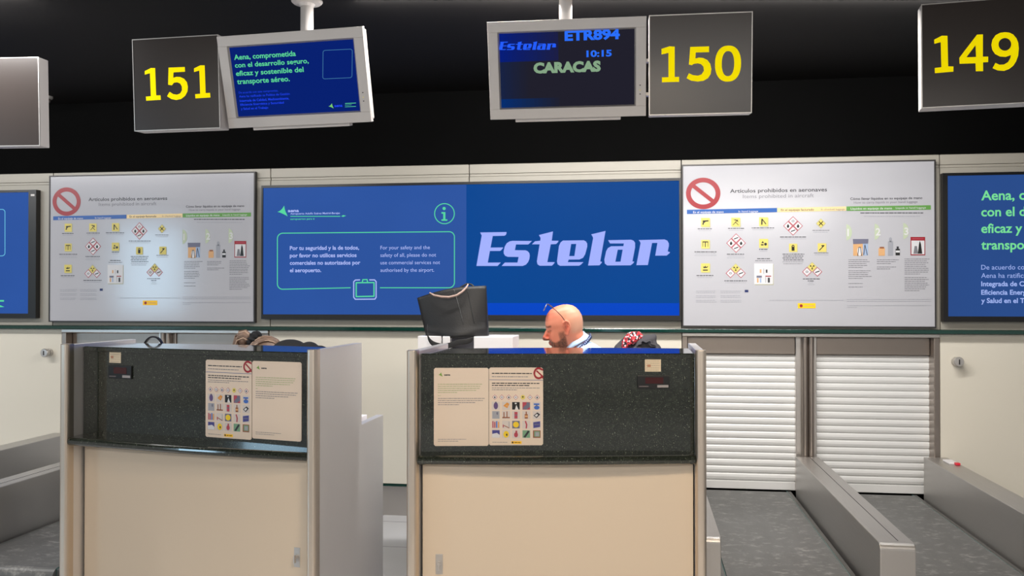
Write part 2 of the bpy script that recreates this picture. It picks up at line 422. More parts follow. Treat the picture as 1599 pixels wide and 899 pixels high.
# ------------------------------------------------------------------ pole, monitors and number signs
def out_front(u, v, l): return (u, -l, v)
DIG = {
 '1': ([[(1018, 264), (1062, 250), (1090, 252), (1090, 416), (1114, 416), (1114, 444), (1020, 445), (1020, 418), (1056, 417), (1056, 284), (1018, 292)]], (1010, 1120)),
 '5': ([[(1175, 252), (1277, 250), (1277, 281), (1205, 283), (1203, 318), (1222, 312), (1245, 313), (1268, 324), (1284, 345), (1290, 373), (1286, 400), (1272, 422), (1248, 437), (1215, 441), (1180, 436), (1155, 423), (1168, 396), (1190, 406), (1217, 409), (1238, 401), (1250, 381), (1247, 360), (1234, 346), (1215, 342), (1195, 345), (1184, 353), (1170, 349)]], None),
}
def spline(pts, n=3):
    return pts
def sign(number, label, cx, cy, cz, w, h, yaw, tilt, segs):
    t = thing('gate_number_sign', label, 'sign', (cx, cy, cz), (tilt, 0, yaw), 'hanging desk number signs')
    # casing behind the face
    MB().box(-w / 2, w / 2, .004, .085, -h / 2, h / 2, ALU).build('casing', t, bevel=.003)
    fr = MB(); e = .004
    for a, b, c, d in ((-w / 2, w / 2, h / 2 - e, h / 2), (-w / 2, w / 2, -h / 2, -h / 2 + e), (-w / 2, -w / 2 + e, -h / 2 + e, h / 2 - e), (w / 2 - e, w / 2, -h / 2 + e, h / 2 - e)):
        fr.box(a, b, -.002, .004, c, d, ALU2)
    fr.build('rim', t)
    MB().box(-w / 2 + e, w / 2 - e, -.0005, .004, -h / 2 + e, h / 2 - e, SIGNF).build('face', t)
    if segs is None: return t
    p = Print(lambda x, y: (x * w - w / 2, h / 2 - y * h), lambda u, v, l: (u, -.0005 - l, v))
    segs(p); o = p.build('numeral', t, fix=False); o['label'] = 'bright yellow numerals reading ' + number
    return t
def norm(o, ex, ey):   # authoring helper: px -> 0..1 on the face, given origin and x / y edge vectors
    det = ex[0] * ey[1] - ex[1] * ey[0]
    def f(x, y):
        x -= o[0]; y -= o[1]
        return (x * ey[1] - y * ey[0]) / det, (ex[0] * y - ex[1] * x) / det
    return f
N150 = norm((950, 82), (562, -20), (-2, 547))
one150 = [N150(*q) for q in [(1018, 264), (1062, 250), (1090, 252), (1090, 417), (1114, 416), (1114, 443), (1020, 446), (1020, 419), (1056, 418), (1056, 286), (1018, 294)]]
five150 = [N150(*q) for q in [(1175, 253), (1277, 250), (1277, 281), (1205, 283), (1203, 316), (1222, 311), (1245, 313), (1268, 324), (1284, 345), (1290, 373), (1286, 400), (1272, 422), (1248, 436), (1215, 441), (1180, 436), (1155, 423), (1168, 396), (1190, 406), (1217, 409), (1238, 401), (1250, 381), (1247, 360), (1234, 346), (1215, 342), (1195, 345), (1184, 352), (1168, 349)]]
def shift(pts, dx, dy=0, s=1): return [(x * s + dx, y * s + dy) for x, y in pts]
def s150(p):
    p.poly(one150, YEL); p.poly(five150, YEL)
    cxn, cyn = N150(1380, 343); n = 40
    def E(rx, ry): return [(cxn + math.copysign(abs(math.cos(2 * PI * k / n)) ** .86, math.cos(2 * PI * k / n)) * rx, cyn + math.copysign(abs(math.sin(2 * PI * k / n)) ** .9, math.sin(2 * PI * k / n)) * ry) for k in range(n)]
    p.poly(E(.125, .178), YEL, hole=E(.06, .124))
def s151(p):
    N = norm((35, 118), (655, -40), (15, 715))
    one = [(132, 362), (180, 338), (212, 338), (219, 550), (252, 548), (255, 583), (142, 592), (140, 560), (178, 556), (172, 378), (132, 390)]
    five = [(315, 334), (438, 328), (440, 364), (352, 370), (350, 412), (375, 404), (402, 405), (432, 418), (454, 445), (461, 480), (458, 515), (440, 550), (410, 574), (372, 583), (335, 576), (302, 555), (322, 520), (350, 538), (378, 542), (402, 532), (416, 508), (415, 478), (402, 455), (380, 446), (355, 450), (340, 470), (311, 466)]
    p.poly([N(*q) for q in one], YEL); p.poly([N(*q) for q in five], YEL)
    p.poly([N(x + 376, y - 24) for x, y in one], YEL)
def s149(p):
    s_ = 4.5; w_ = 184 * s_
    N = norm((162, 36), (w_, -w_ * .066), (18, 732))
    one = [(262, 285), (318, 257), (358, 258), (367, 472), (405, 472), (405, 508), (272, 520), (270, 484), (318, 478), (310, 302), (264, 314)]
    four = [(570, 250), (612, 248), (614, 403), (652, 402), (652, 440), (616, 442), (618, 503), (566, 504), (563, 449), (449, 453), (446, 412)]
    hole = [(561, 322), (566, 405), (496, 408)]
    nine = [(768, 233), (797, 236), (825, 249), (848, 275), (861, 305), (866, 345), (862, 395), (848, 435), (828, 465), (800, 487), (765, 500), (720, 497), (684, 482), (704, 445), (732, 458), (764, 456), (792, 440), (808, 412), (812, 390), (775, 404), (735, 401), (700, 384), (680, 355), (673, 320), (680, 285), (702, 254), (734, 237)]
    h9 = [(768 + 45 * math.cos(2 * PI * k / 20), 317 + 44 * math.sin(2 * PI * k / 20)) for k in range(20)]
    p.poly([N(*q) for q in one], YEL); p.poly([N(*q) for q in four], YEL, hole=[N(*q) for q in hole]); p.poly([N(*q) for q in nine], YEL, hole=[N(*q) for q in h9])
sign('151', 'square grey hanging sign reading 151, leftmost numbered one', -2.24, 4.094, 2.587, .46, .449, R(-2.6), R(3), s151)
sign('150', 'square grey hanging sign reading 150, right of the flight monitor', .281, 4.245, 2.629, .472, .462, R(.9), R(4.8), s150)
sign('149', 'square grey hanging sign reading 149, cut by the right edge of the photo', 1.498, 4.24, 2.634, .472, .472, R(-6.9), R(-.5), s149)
s152 = sign('152', 'hanging sign cut off by the left edge, only its side showing', -3.32, 4.24, 2.56, .47, .46, R(4), R(2), None)

def monitor(label, cx, cy, cz, w, h, yaw, tilt, pole_xy, draw, flange=True):
    """casing with a bezel around a recessed screen, on a ceiling pole"""
    t = thing('hanging_monitor', label, 'monitor', (cx, cy, cz), (0, 0, yaw), 'ceiling hung monitors')
    Rt = Matrix.Rotation(tilt, 4, 'X')
    T = lambda v: Rt @ Vector(v)
    b = MB(); bw = .048
    for a, c, d, e in ((-w / 2, w / 2, h / 2 - bw, h / 2), (-w / 2, w / 2, -h / 2, -h / 2 + bw), (-w / 2, -w / 2 + bw, -h / 2 + bw, h / 2 - bw), (w / 2 - bw, w / 2, -h / 2 + bw, h / 2 - bw)):
        b.box(a, c, 0, .03, d, e, ALU, Rt)
    iw, ih = w / 2 - bw, h / 2 - bw
    b.build('bezel', t, bevel=.002)
    l = MB()      # inner chamfer
    for q in (((-iw, ih), (iw, ih)), ((iw, ih), (iw, -ih)), ((iw, -ih), (-iw, -ih)), ((-iw, -ih), (-iw, ih))):
        (x0, z0), (x1, z1) = q; k = (iw - .008) / iw; kz = (ih - .008) / ih
        l.add([T((x0, .001, z0)), T((x1, .001, z1)), T((x1 * k, .012, z1 * kz)), T((x0 * k, .012, z0 * kz))], [(0, 1, 2, 3)], ALU2)
    l.build('inner_rim', t, fix=False)
    MB().box(-w / 2 + .01, w / 2 - .01, .03, .075, -h / 2 + .01, h / 2 - .01, ALU, Rt).box(-w * .26, w * .26, .075, .11, -h * .3, h * .3, ALU, Rt).build('casing', t, bevel=.006)
    MB().box(-w * .34, w * .34, .02, .06, -h / 2 - .016, -h / 2 + .012, ALU, Rt).build('lower_tray', t, bevel=.003)
    MB().box(w / 2 - .03, w / 2 - .026, -.001, .002, -h * .24, -h * .23, mat('led_amber', (240, 220, 120), .4, emit=1), Rt).box(w / 2 - .031, w / 2 - .025, -.001, .002, -h * .19, -h * .18, BLACKP, Rt).box(w / 2 - .031, w / 2 - .025, -.001, .002, -h * .28, -h * .27, BLACKP, Rt).build('buttons', t)
    p = Print(lambda x, y: (x, y), None)
    iw -= .006; ih -= .006
    scr = Print(None, lambda u, v, q: T((u - iw, .010 - q, v - ih)))
    draw(scr, 2 * iw, 2 * ih)
    scr.build('screen', t, fix=False)
    # pole
    c, s = math.cos(-yaw), math.sin(-yaw); dx, dy = pole_xy[0] - cx, pole_xy[1] - cy
    lx, ly = dx * c - dy * s, dx * s + dy * c; top = 2.985 - cz
    MB().tube([(lx, ly, .0 if ly > .08 else h / 2 * math.cos(tilt) - .03), (lx, ly, top)], .031, ALU, 20).build('pole', t, smooth=True)
    MB().lathe([(0, top), (.075, top), (.075, top - .006), (.066, top - .014), (.04, top - .018), (.032, top - .03), (0, top - .03)], (lx, ly, 0), ALU).build('flange', t)
    if ly > .08: MB().box(lx - .045, lx + .045, min(ly - .02, .09), ly + .035, -.06, .08, ALU).build('mount', t, bevel=.004)
    return t
BLU = lambda r, g, b, n, e=1.0: glow((r, g, b), n, e)
def aena_logo(p, x, y, s, mt):   # arrow mark, s = width
    L = [(0, .55), (.16, .5), (.34, .38), (.5, .2), (.66, -.05), (.7, .2), (.78, .5), (.9, .75), (1.0, 1.0), (.86, .9), (.62, .78), (.4, .68), (.2, .6)]
    p.poly([(x + a * s, y + b * s) for a, b in L], mt, 2)
def draw151(p, W, H):
    p.M = bilin((650, 272), (1450, 220), (1502, 712), (712, 750), W, H)
    bg = BLU(2, 30, 112, 'navy'); G = BLU(92, 214, 150, 'mint'); B = BLU(30, 66, 240, 'blue_text')
    p.add([p.out(0, 0, 0), p.out(W, 0, 0), p.out(W, H, 0), p.out(0, H, 0)], [(0, 1, 2, 3)], bg)
    for t, x0, x1, yt, yb in (('Aena, comprometida', 684, 1086, 322, 356), ('con el desarrollo seguro,', 690, 1170, 378, 410), ('eficaz y sostenible del', 697, 1138, 434, 467), ('transporte aéreo.', 705, 1048, 490, 524)):
        p.text(t, x0, yt, yb, G, x1, .02)
    for t, x0, x1, yt, yb, bo in (('De acuerdo con este compromiso,', 715, 972, 576, 590, 0), ('Aena ha ratificado su Política de Gestión', 718, 1048, 602, 617, .01), ('Integrada de Calidad, Medioambiente,', 722, 1044, 632, 648, .02), ('Eficiencia Energética y Seguridad', 726, 1010, 660, 674, .02), ('y Salud en el Trabajo', 730, 908, 688, 703, .02)):
        p.text(t, x0, yt, yb, B, x1, bo)
    p.rrect(1258, 296, 1446, 492, 14, 3, BLU(70, 130, 170, 'pale_line'), dy=-8)
    aena_logo(p, 1297, 662, 34, BLU(120, 200, 110, 'leaf')); p.text('aena', 1336, 668, 686, B, 1388, .03)
    p.rect(1404, 660, 1474, 664, G, dy=-3); p.text('aeropuertos', 1404, 668, 676, G, 1446); p.rect(1404, 684, 1474, 687, G, dy=-3)
monitor('hanging monitor with green Spanish text on navy, beside the 151 sign', -1.627, 4.06, 2.58, .744, .434, R(-4.9), R(15.2), (-1.60, 4.165), draw151)
def draw150(p, W, H):
    p.M = bilin((122, 166), (886, 136), (886, 590), (134, 606), W, H)
    bg = BLU(30, 29, 42, 'charcoal')
    p.add([p.out(0, 0, 0), p.out(W, 0, 0), p.out(W, H, 0), p.out(0, H, 0)], [(0, 1, 2, 3)], bg)
    n = 14
    for k in range(n):      # soft blue areas of the page being shown
        a, b = .44 * k / n, .44 * (k + 1) / n; q = 1 - k / n
        f = lambda lo, hi, q=q: tuple(int(l + (h - l) * q) for l, h in zip(lo, hi))
        m1 = BLU(*f((26, 28, 66), (0, 26, 120)), 'blue_fade_%d' % k); m2 = BLU(*f((28, 28, 44), (0, 44, 110)), 'blue_low_%d' % k)
        m3 = BLU(*f((30, 29, 44), (8, 30, 86)), 'blue_mid_%d' % k)
        for lo, hi, m in ((.62, 1, m1), (0, .12, m2)):
            p.add([p.out(a * W, lo * H, .0003), p.out(b * W, lo * H, .0003), p.out(b * W, hi * H, .0003), p.out(a * W, hi * H, .0003)], [(0, 1, 2, 3)], m)
        a2, b2 = a * .5, b * .5
        p.add([p.out(a2 * W, .12 * H, .0003), p.out(b2 * W, .12 * H, .0003), p.out(b2 * W, .62 * H, .0003), p.out(a2 * W, .62 * H, .0003)], [(0, 1, 2, 3)], BLU(*f((30, 29, 42), (20, 32, 66)), 'edge_fade_%d' % k))
    T_ = BLU(40, 110, 250, 'azure'); T2 = BLU(34, 92, 250, 'azure_deep')
    p.text('ETR894', 490, 152, 206, T_, 802, .045, 2); p.text('10:15', 613, 268, 304, T_, 756, .035, 2)
    p.text('CARACAS', 315, 343, 398, BLU(132, 164, 132, 'sage'), 694, .06, 2)
    estelar(p, lambda x, y: (122 + (x - 744) * 1.062, 212 + (y - 361) * .93), T2)
# the airline word mark, traced letter by letter (photo pixels)
def _s1(pts): return [(730 + x / 9.406, 350 + y / 9.406) for x, y in pts]
def _s2(pts): return [(880 + x / 8.883, 350 + y / 8.883) for x, y in pts]
WORD = [
 (_s1([(185, 120), (570, 114), (573, 130), (560, 158), (540, 168), (370, 172), (338, 342), (522, 340), (518, 352), (490, 384), (475, 391), (328, 392), (297, 563), (488, 562), (440, 612), (130, 612), (207, 165)]), None),
 (_s1([(945, 245), (900, 290), (885, 296), (712, 296), (695, 380), (850, 382), (885, 396), (908, 425), (914, 460), (908, 510), (890, 555), (858, 592), (810, 612), (500, 612), (548, 562), (733, 562), (750, 480), (590, 478), (552, 462), (532, 430), (530, 395), (545, 330), (575, 278), (620, 250), (660, 243)]), None),
 (_s1([(1048, 158), (1255, 105), (1237, 241), (1338, 242), (1325, 266), (1300, 290), (1222, 294), (1172, 556), (1280, 556), (1272, 574), (1240, 608), (1060, 609), (1028, 588), (1018, 545), (1058, 294), (945, 294), (990, 250), (1068, 241), (1072, 200)]), None),
 (_s2([(-10, 226), (280, 222), (310, 238), (328, 268), (328, 310), (300, 415), (270, 465), (220, 488), (70, 490), (58, 525), (275, 525), (240, 560), (215, 574), (-50, 576), (-82, 555), (-92, 515), (-64, 300), (-42, 252)]), _s2([(105, 273), (175, 272), (150, 440), (78, 441)])),
 (_s2([(383, 140), (582, 92), (508, 515), (533, 522), (525, 538), (497, 569), (340, 572), (410, 190), (400, 165)]), None),
 (_s2([(618, 221), (935, 214), (970, 226), (992, 256), (992, 320), (955, 515), (980, 518), (968, 540), (930, 569), (605, 571), (572, 545), (565, 490), (590, 375), (615, 330), (660, 305), (830, 303), (836, 266), (645, 266)]), _s2([(752, 352), (820, 352), (790, 519), (718, 520)])),
 (_s2([(1042, 219), (1400, 210), (1438, 225), (1460, 262), (1461, 300), (1445, 375), (1478, 388), (1465, 405), (1430, 434), (1272, 435), (1302, 258), (1228, 259), (1170, 565), (1010, 567), (1068, 262), (1060, 240)]), None)]
def estelar(p, f, m):
    for o, h in WORD: p.poly([f(*q) for q in o], m, 2, [f(*q) for q in h] if h else None)
monitor('hanging monitor showing flight ETR894 10:15 CARACAS, beside the 150 sign', -.34, 4.219, 2.621, .744, .453, R(.9), R(14.3), (-.345, 4.225), draw150)
def blank(p, W, H):
    p.M = lambda x, y: (x, y)
    p.add([p.out(0, 0, 0), p.out(W, 0, 0), p.out(W, H, 0), p.out(0, H, 0)], [(0, 1, 2, 3)], BLU(6, 30, 100, 'navy'))
monitor('hanging monitor beyond the right edge beside the 149 sign', 2.25, 4.18, 2.62, .744, .45, R(-4.9), R(14), (2.25, 4.3), blank)
monitor('hanging monitor beyond the left edge beside the cut-off sign', -3.96, 4.3, 2.6, .744, .45, R(.9), R(14), (-3.96, 4.42), blank)
# brackets joining each sign to its monitor casing
for xs, y, lab in (((.022, .06), 4.29, 'pair of thin metal arms between the flight monitor and the 150 sign'), ((-2.02, -1.99), 4.15, 'pair of thin metal arms between the 151 sign and its navy text monitor'),
                   ((1.73, 1.885), 4.27, 'pair of thin metal arms right of the 149 sign'), ((-3.6, -3.545), 4.31, 'pair of thin metal arms left of the sign cut off at the left edge')):
    t = thing('sign_bracket', lab, 'bracket', (xs[0], y, 2.58), group='brackets between signs and monitors')
    for z in (.08, -.08): MB().box(0, xs[1] - xs[0], 0, .03, z, z + .015, ALU2).build('arm', t)

# small ceiling camera dome
d = at_y(78, 142, 5.95)
t = thing('dome_sensor', 'small round metallic ceiling sensor at upper left of the dark fascia', 'sensor', (d.x, 5.9, 2.985))
MB().lathe([(0, 0), (.05, 0), (.05, -.012), (.042, -.02), (0, -.02)], (0, 0, 0), ALU2).build('base', t)
MB().lathe([(.036 * math.cos(R(a)), -.02 - .04 * math.sin(R(a))) for a in range(0, 91, 10)], (0, 0, 0), mat('glossy_dome', (150, 140, 136), .08, .8)).build('dome', t, smooth=True)

# ------------------------------------------------------------------ wall screens
def wall_uv(x, y): q = at_y(x, y, WY - .045); return q.x, q.z
def wscreen(label, x0, x1, z0, z1, b, draw):
    t = thing('wall_screen', label, 'screen', ((x0 + x1) / 2, WY, z0), group='blue wall screens')
    M = Matrix.Translation((-(x0 + x1) / 2, -WY, -z0)); l, r, tp, bt = b
    f = MB()
    f.box(x0, x1, WY - .05, WY, z1 - tp, z1, BLACKP, M).box(x0, x1, WY - .05, WY, z0, z0 + bt, BLACKP, M)
    f.box(x0, x0 + l, WY - .05, WY, z0 + bt, z1 - tp, BLACKP, M).box(x1 - r, x1, WY - .05, WY, z0 + bt, z1 - tp, BLACKP, M)
    f.box(x0 + l, x1 - r, WY - .04, WY, z0 + bt, z1 - tp, BLACKP, M)
    f.build('frame', t)
    draw(t, M, x0 + l, x1 - r, z0 + bt, z1 - tp)
def disp(M): return lambda u, v, q: M @ Vector((u, WY - .0405 - q, v))
def c4(x, y): return wall_uv(410 + x / 3.597, 270 + y / 3.597)
def c8(x, y): return wall_uv(1440 + x / 3.327, 250 + y / 3.327)
def main_screen(t, M, x0, x1, z0, z1):
    xs = at_y(728, 400, WY - .045).x
    p = Print(c4, disp(M)); q = lambda a, b, c, d, m, l=0: p.add([p.out(a, c, l), p.out(b, c, l), p.out(b, d, l), p.out(a, d, l)], [(0, 1, 2, 3)], m)
    q(x0, xs, z0, z1, mat('screen_royal', (44, 84, 160), .4, emit=1, vary=(1.1, .16, (1, 1, 1))))
    G = BLU(88, 216, 160, 'mint2'); V = BLU(176, 190, 250, 'lavender')
    aena_logo(p, 82, 186, 58, G)
    p.text('aena', 141, 203, 219, V, 203, .03); p.text('Aeropuerto Adolfo Suárez Madrid-Barajas', 155, 223, 233, V, 433, .015)
    p.rect(155, 241, 435, 245, G); p.text('aeropuertos para ti', 155, 253, 263, G, 290, .01); p.poly([(440, 243), (452, 236), (468, 240), (452, 246)], G)
    p.ell(1021, 228, 58, 59, G, 1, 53, 54); p.ell(1019, 199, 9, 9, G)
    p.poly([(1004, 219), (1026, 219), (1026, 260), (1037, 260), (1037, 268), (1004, 268), (1004, 260), (1014, 260), (1014, 228), (1004, 228)], G)
    p.rrect(82, 338, 1077, 653, 30, 5, G, dy=-9, gap=(492, 660))
    for k, (s, w) in enumerate((('Por tu seguridad y la de todos,', 541), ('por favor no utilices servicios', 527), ('comerciales no autorizados por', 548), ('el aeropuerto.', 328))):
        y = 432 + 41.5 * k; p.text(s, 152, y - 21, y, V, w, .022)
    for k, (s, w) in enumerate((('For your safety and the', 939), ('safety of all, please do not', 974), ('use commercial services not', 996), ('authorised by the airport.', 963))):
        y = 429 + 42 * k; p.text(s, 661, y - 20, y, V, w)
    p.line([(545, 600), (520, 601), (511, 610), (511, 698), (520, 709), (630, 708), (637, 698), (637, 610), (628, 600), (600, 600)], 6, V)
    p.line([(525, 616), (625, 615), (625, 692), (525, 694), (525, 616)], 7, G)
    p.line([(560, 610), (562, 599), (586, 598), (588, 610)], 6, G)
    p.build('information_display', t, fix=False)['label'] = 'royal blue half with safety text and suitcase icon'
    p = Print(wall_uv, disp(M)); q = lambda a, b, c, d, m, l=0: p.add([p.out(a, c, l), p.out(b, c, l), p.out(b, d, l), p.out(a, d, l)], [(0, 1, 2, 3)], m)
    zb = at_y(900, 473, WY - .045).z
    q(xs, x1, zb, z1, mat('screen_deep_blue', (1, 70, 146), .4, emit=1, vary=(.8, .1, (1, 1, 1)))); q(xs, x1, z0, zb, BLU(0, 70, 196, 'bright_band'))
    estelar(p, lambda x, y: (x, y), BLU(164, 178, 255, 'word'))
    p.build('airline_display', t, fix=False)['label'] = 'deep blue half with the pale word Estelar'
wscreen('long blue wall screen in the centre with the Estelar word mark', -2.688, .278, 1.385, 2.343, (.012, .014, .018, .034), main_screen)
def right_screen(t, M, x0, x1, z0, z1):
    p = Print(c8, disp(M))
    p.add([p.out(x0, z0, 0), p.out(x1, z0, 0), p.out(x1, z1, 0), p.out(x0, z1, 0)], [(0, 1, 2, 3)], mat('screen_slate_blue', (42, 76, 138), .4, emit=1, vary=(1.1, .16, (1, 1, 1))))
    G = BLU(120, 222, 150, 'mint3'); V = BLU(160, 180, 240, 'lavender2')
    for s, yb, h in (('Aena, comprometida', 207, 48), ('con el desarrollo seguro,', 291, 46), ('eficaz y sostenible del', 377, 46), ('transporte aéreo.', 463, 46)):
        p.text(s, 308, yb - h, yb, G, None, .02)
    for s, yb, b in (('De acuerdo con este compromiso,', 568, 0), ('Aena ha ratificado su Política de Gestión', 611, 0), ('Integrada de Calidad, Medioambiente,', 654, .025), ('Eficiencia Energética y Seguridad', 698, .025), ('y Salud en el Trabajo', 741, .025)):
        p.text(s, 308, yb - 24, yb, V, None, b)
    p.build('display', t, fix=False)
wscreen('blue wall screen cut off by the right edge, with green Aena text', 1.938, 4.9, 1.385, 2.343, (.03, .014, .018, .034), right_screen)
def left_screen(t, M, x0, x1, z0, z1):
    p = Print(lambda x, y: wall_uv(x / 3.909, 280 + y / 3.909), disp(M))
    p.add([p.out(x0, z0, 0), p.out(x1, z0, 0), p.out(x1, z1, 0), p.out(x0, z1, 0)], [(0, 1, 2, 3)], mat('screen_royal', (44, 84, 160), .4, emit=1, vary=(1.1, .16, (1, 1, 1))))
    G = BLU(110, 200, 230, 'sky_line')
    p.rrect(-150, 186, 28, 470, 18, 4, G, dy=-4); p.rect(-60, 736, 22, 746, BLU(88, 216, 160, 'mint2')); p.poly([(-40, 772), (0, 768), (24, 778), (0, 780)], BLU(88, 216, 160, 'mint2'))
    p.build('display', t, fix=False)
    s = MB().box(x1 + .02, x1 + .05, WY - .052, WY - .05, z1 - .03, z1 - .015, ALU, M).build('maker_tab', t)
wscreen('blue wall screen cut off by the left edge, with wide black bezel', -6.3, -4.455, 1.385, 2.343, (.014, .062, .018, .034), left_screen)
# ------------------------------------------------------------------ prohibited articles posters
PW, PH = 1.61, 1.082
K_ = dict(red=ink((146, 32, 42), 'red'), dk=ink((44, 44, 50), 'dark'), gr=ink((118, 118, 124), 'grey'), lg=ink((150, 152, 160), 'pale_grey'), blue=ink((28, 84, 158), 'blue'),
          yb=ink((226, 200, 148), 'sand'), gn=ink((92, 146, 70), 'green'), yel=ink((208, 192, 100), 'yellow'), blk=ink((30, 30, 30), 'black'), wh=ink((205, 205, 208), 'white'),
          pink=ink((168, 66, 80), 'rose'), sage=ink((178, 190, 164), 'sage'), tan=ink((206, 160, 112), 'tan'), nv=ink((30, 44, 96), 'navy'), am=ink((250, 196, 20), 'amber'),
          slate=ink((104, 104, 124), 'slate'), ltb=ink((150, 170, 200), 'ice'), shade=ink((170, 168, 140), 'olive_shadow'))
PAPER = mat('glossy_white_board', (178, 178, 184), .13, spec=.5)
def pict(p, x, y, s, kind):      # yellow square pictogram with black symbol, centre x,y
    p.rect(x - s * .42, y - s * .42, x + s * .58, y + s * .58, K_['shade'], 1); p.rect(x - s / 2, y - s / 2, x + s / 2, y + s / 2, K_['yel'], 2)
    b = K_['blk']; q = lambda pts: p.poly([(x + a * s, y + c * s) for a, c in pts], b, 3)
    if kind == 'gun': q([(-.32, -.2), (.36, -.24), (.36, -.1), (0, -.06), (-.06, .04), (-.16, .06), (-.2, .28), (-.36, .26), (-.28, 0)])
    elif kind == 'axe': p.line([(x - .3 * s, y + .32 * s), (x + .24 * s, y - .26 * s)], s * .07, b, 3); p.line([(x + .3 * s, y + .32 * s), (x - .05 * s, y - .02 * s)], s * .07, b, 3); q([(-.3, -.28), (.0, -.3), (.24, -.2), (.3, .05), (.12, -.14), (-.1, -.2)])
    elif kind == 'bat': p.line([(x - .2 * s, y + .3 * s), (x - .18 * s, y - .28 * s)], s * .14, b, 3); p.line([(x - .14 * s, y - .26 * s), (x + .26 * s, y + .26 * s)], s * .1, b, 3)
    elif kind == 'tool': p.rect(x - .34 * s, y - .32 * s, x + .34 * s, y - .2 * s, b, 3); p.rect(x - .06 * s, y - .2 * s, x + .04 * s, y + .34 * s, b, 3); p.line([(x - .3 * s, y - .2 * s), (x - .3 * s, y + .3 * s)], s * .05, b, 3); p.line([(x + .3 * s, y - .2 * s), (x + .3 * s, y + .3 * s)], s * .05, b, 3)
    elif kind == 'shapes': q([(-.1, -.26), (.06, -.02), (-.26, -.02)]); p.rect(x - .3 * s, y + .1 * s, x, y + .24 * s, b, 3); p.ell(x + .22 * s, y + .1 * s, .16 * s, .16 * s, b, 3, n=14)
    elif kind == 'boom': q([(-.26, -.16), (-.1, -.1), (0, -.26), (.08, -.08), (.34, -.22), (.2, 0), (-.2, .04)]); p.rect(x - .28 * s, y + .2 * s, x + .28 * s, y + .32 * s, b, 3)
    elif kind == 'lighter': p.rect(x - .18 * s, y - .1 * s, x + .18 * s, y + .38 * s, b, 3); p.ell(x, y - .16 * s, .18 * s, .2 * s, b, 3, .07 * s, .09 * s, n=16)
    elif kind == 'stick': p.line([(x - .3 * s, y + .32 * s), (x + .26 * s, y - .24 * s)], s * .1, b, 3); p.ell(x + .1 * s, y - .2 * s, .18 * s, .08 * s, b, 3, n=12)
def dia(p, x, y, s, fill, sym=None, edge='pink'):
    D = lambda k: [(x, y - k), (x + k, y), (x, y + k), (x - k, y)]
    p.poly(D(s), K_[edge], 2); p.poly(D(s * .82), K_[fill], 3)
    if sym == 'flame': p.poly([(x, y - s * .4), (x + s * .28, y + s * .02), (x + s * .16, y + s * .38), (x - s * .2, y + s * .38), (x - s * .26, y)], K_['blk'], 4)
    elif sym == 'bar': p.line([(x - s * .4, y + s * .15), (x + s * .4, y - s * .15)], s * .2, K_['dk'], 4)
    elif sym == 'o': p.ell(x, y, s * .3, s * .24, K_['gr'], 4, s * .15, s * .12, n=14)
    elif sym == 'rad':
        p.ell(x, y + s * .05, s * .1, s * .1, K_['blk'], 4, n=10)
        for a in (-90, 30, 150):
            cx, cy = x + s * .34 * math.cos(R(a + 60)), y + s * .34 * math.sin(R(a + 60)); p.ell(cx, cy, s * .16, s * .16, K_['blk'], 4, n=8)
    elif sym == 'x': p.line([(x - s * .35, y - s * .35), (x + s * .35, y + s * .35)], s * .16, K_['blk'], 4); p.line([(x + s * .35, y - s * .35), (x - s * .35, y + s * .35)], s * .16, K_['blk'], 4)
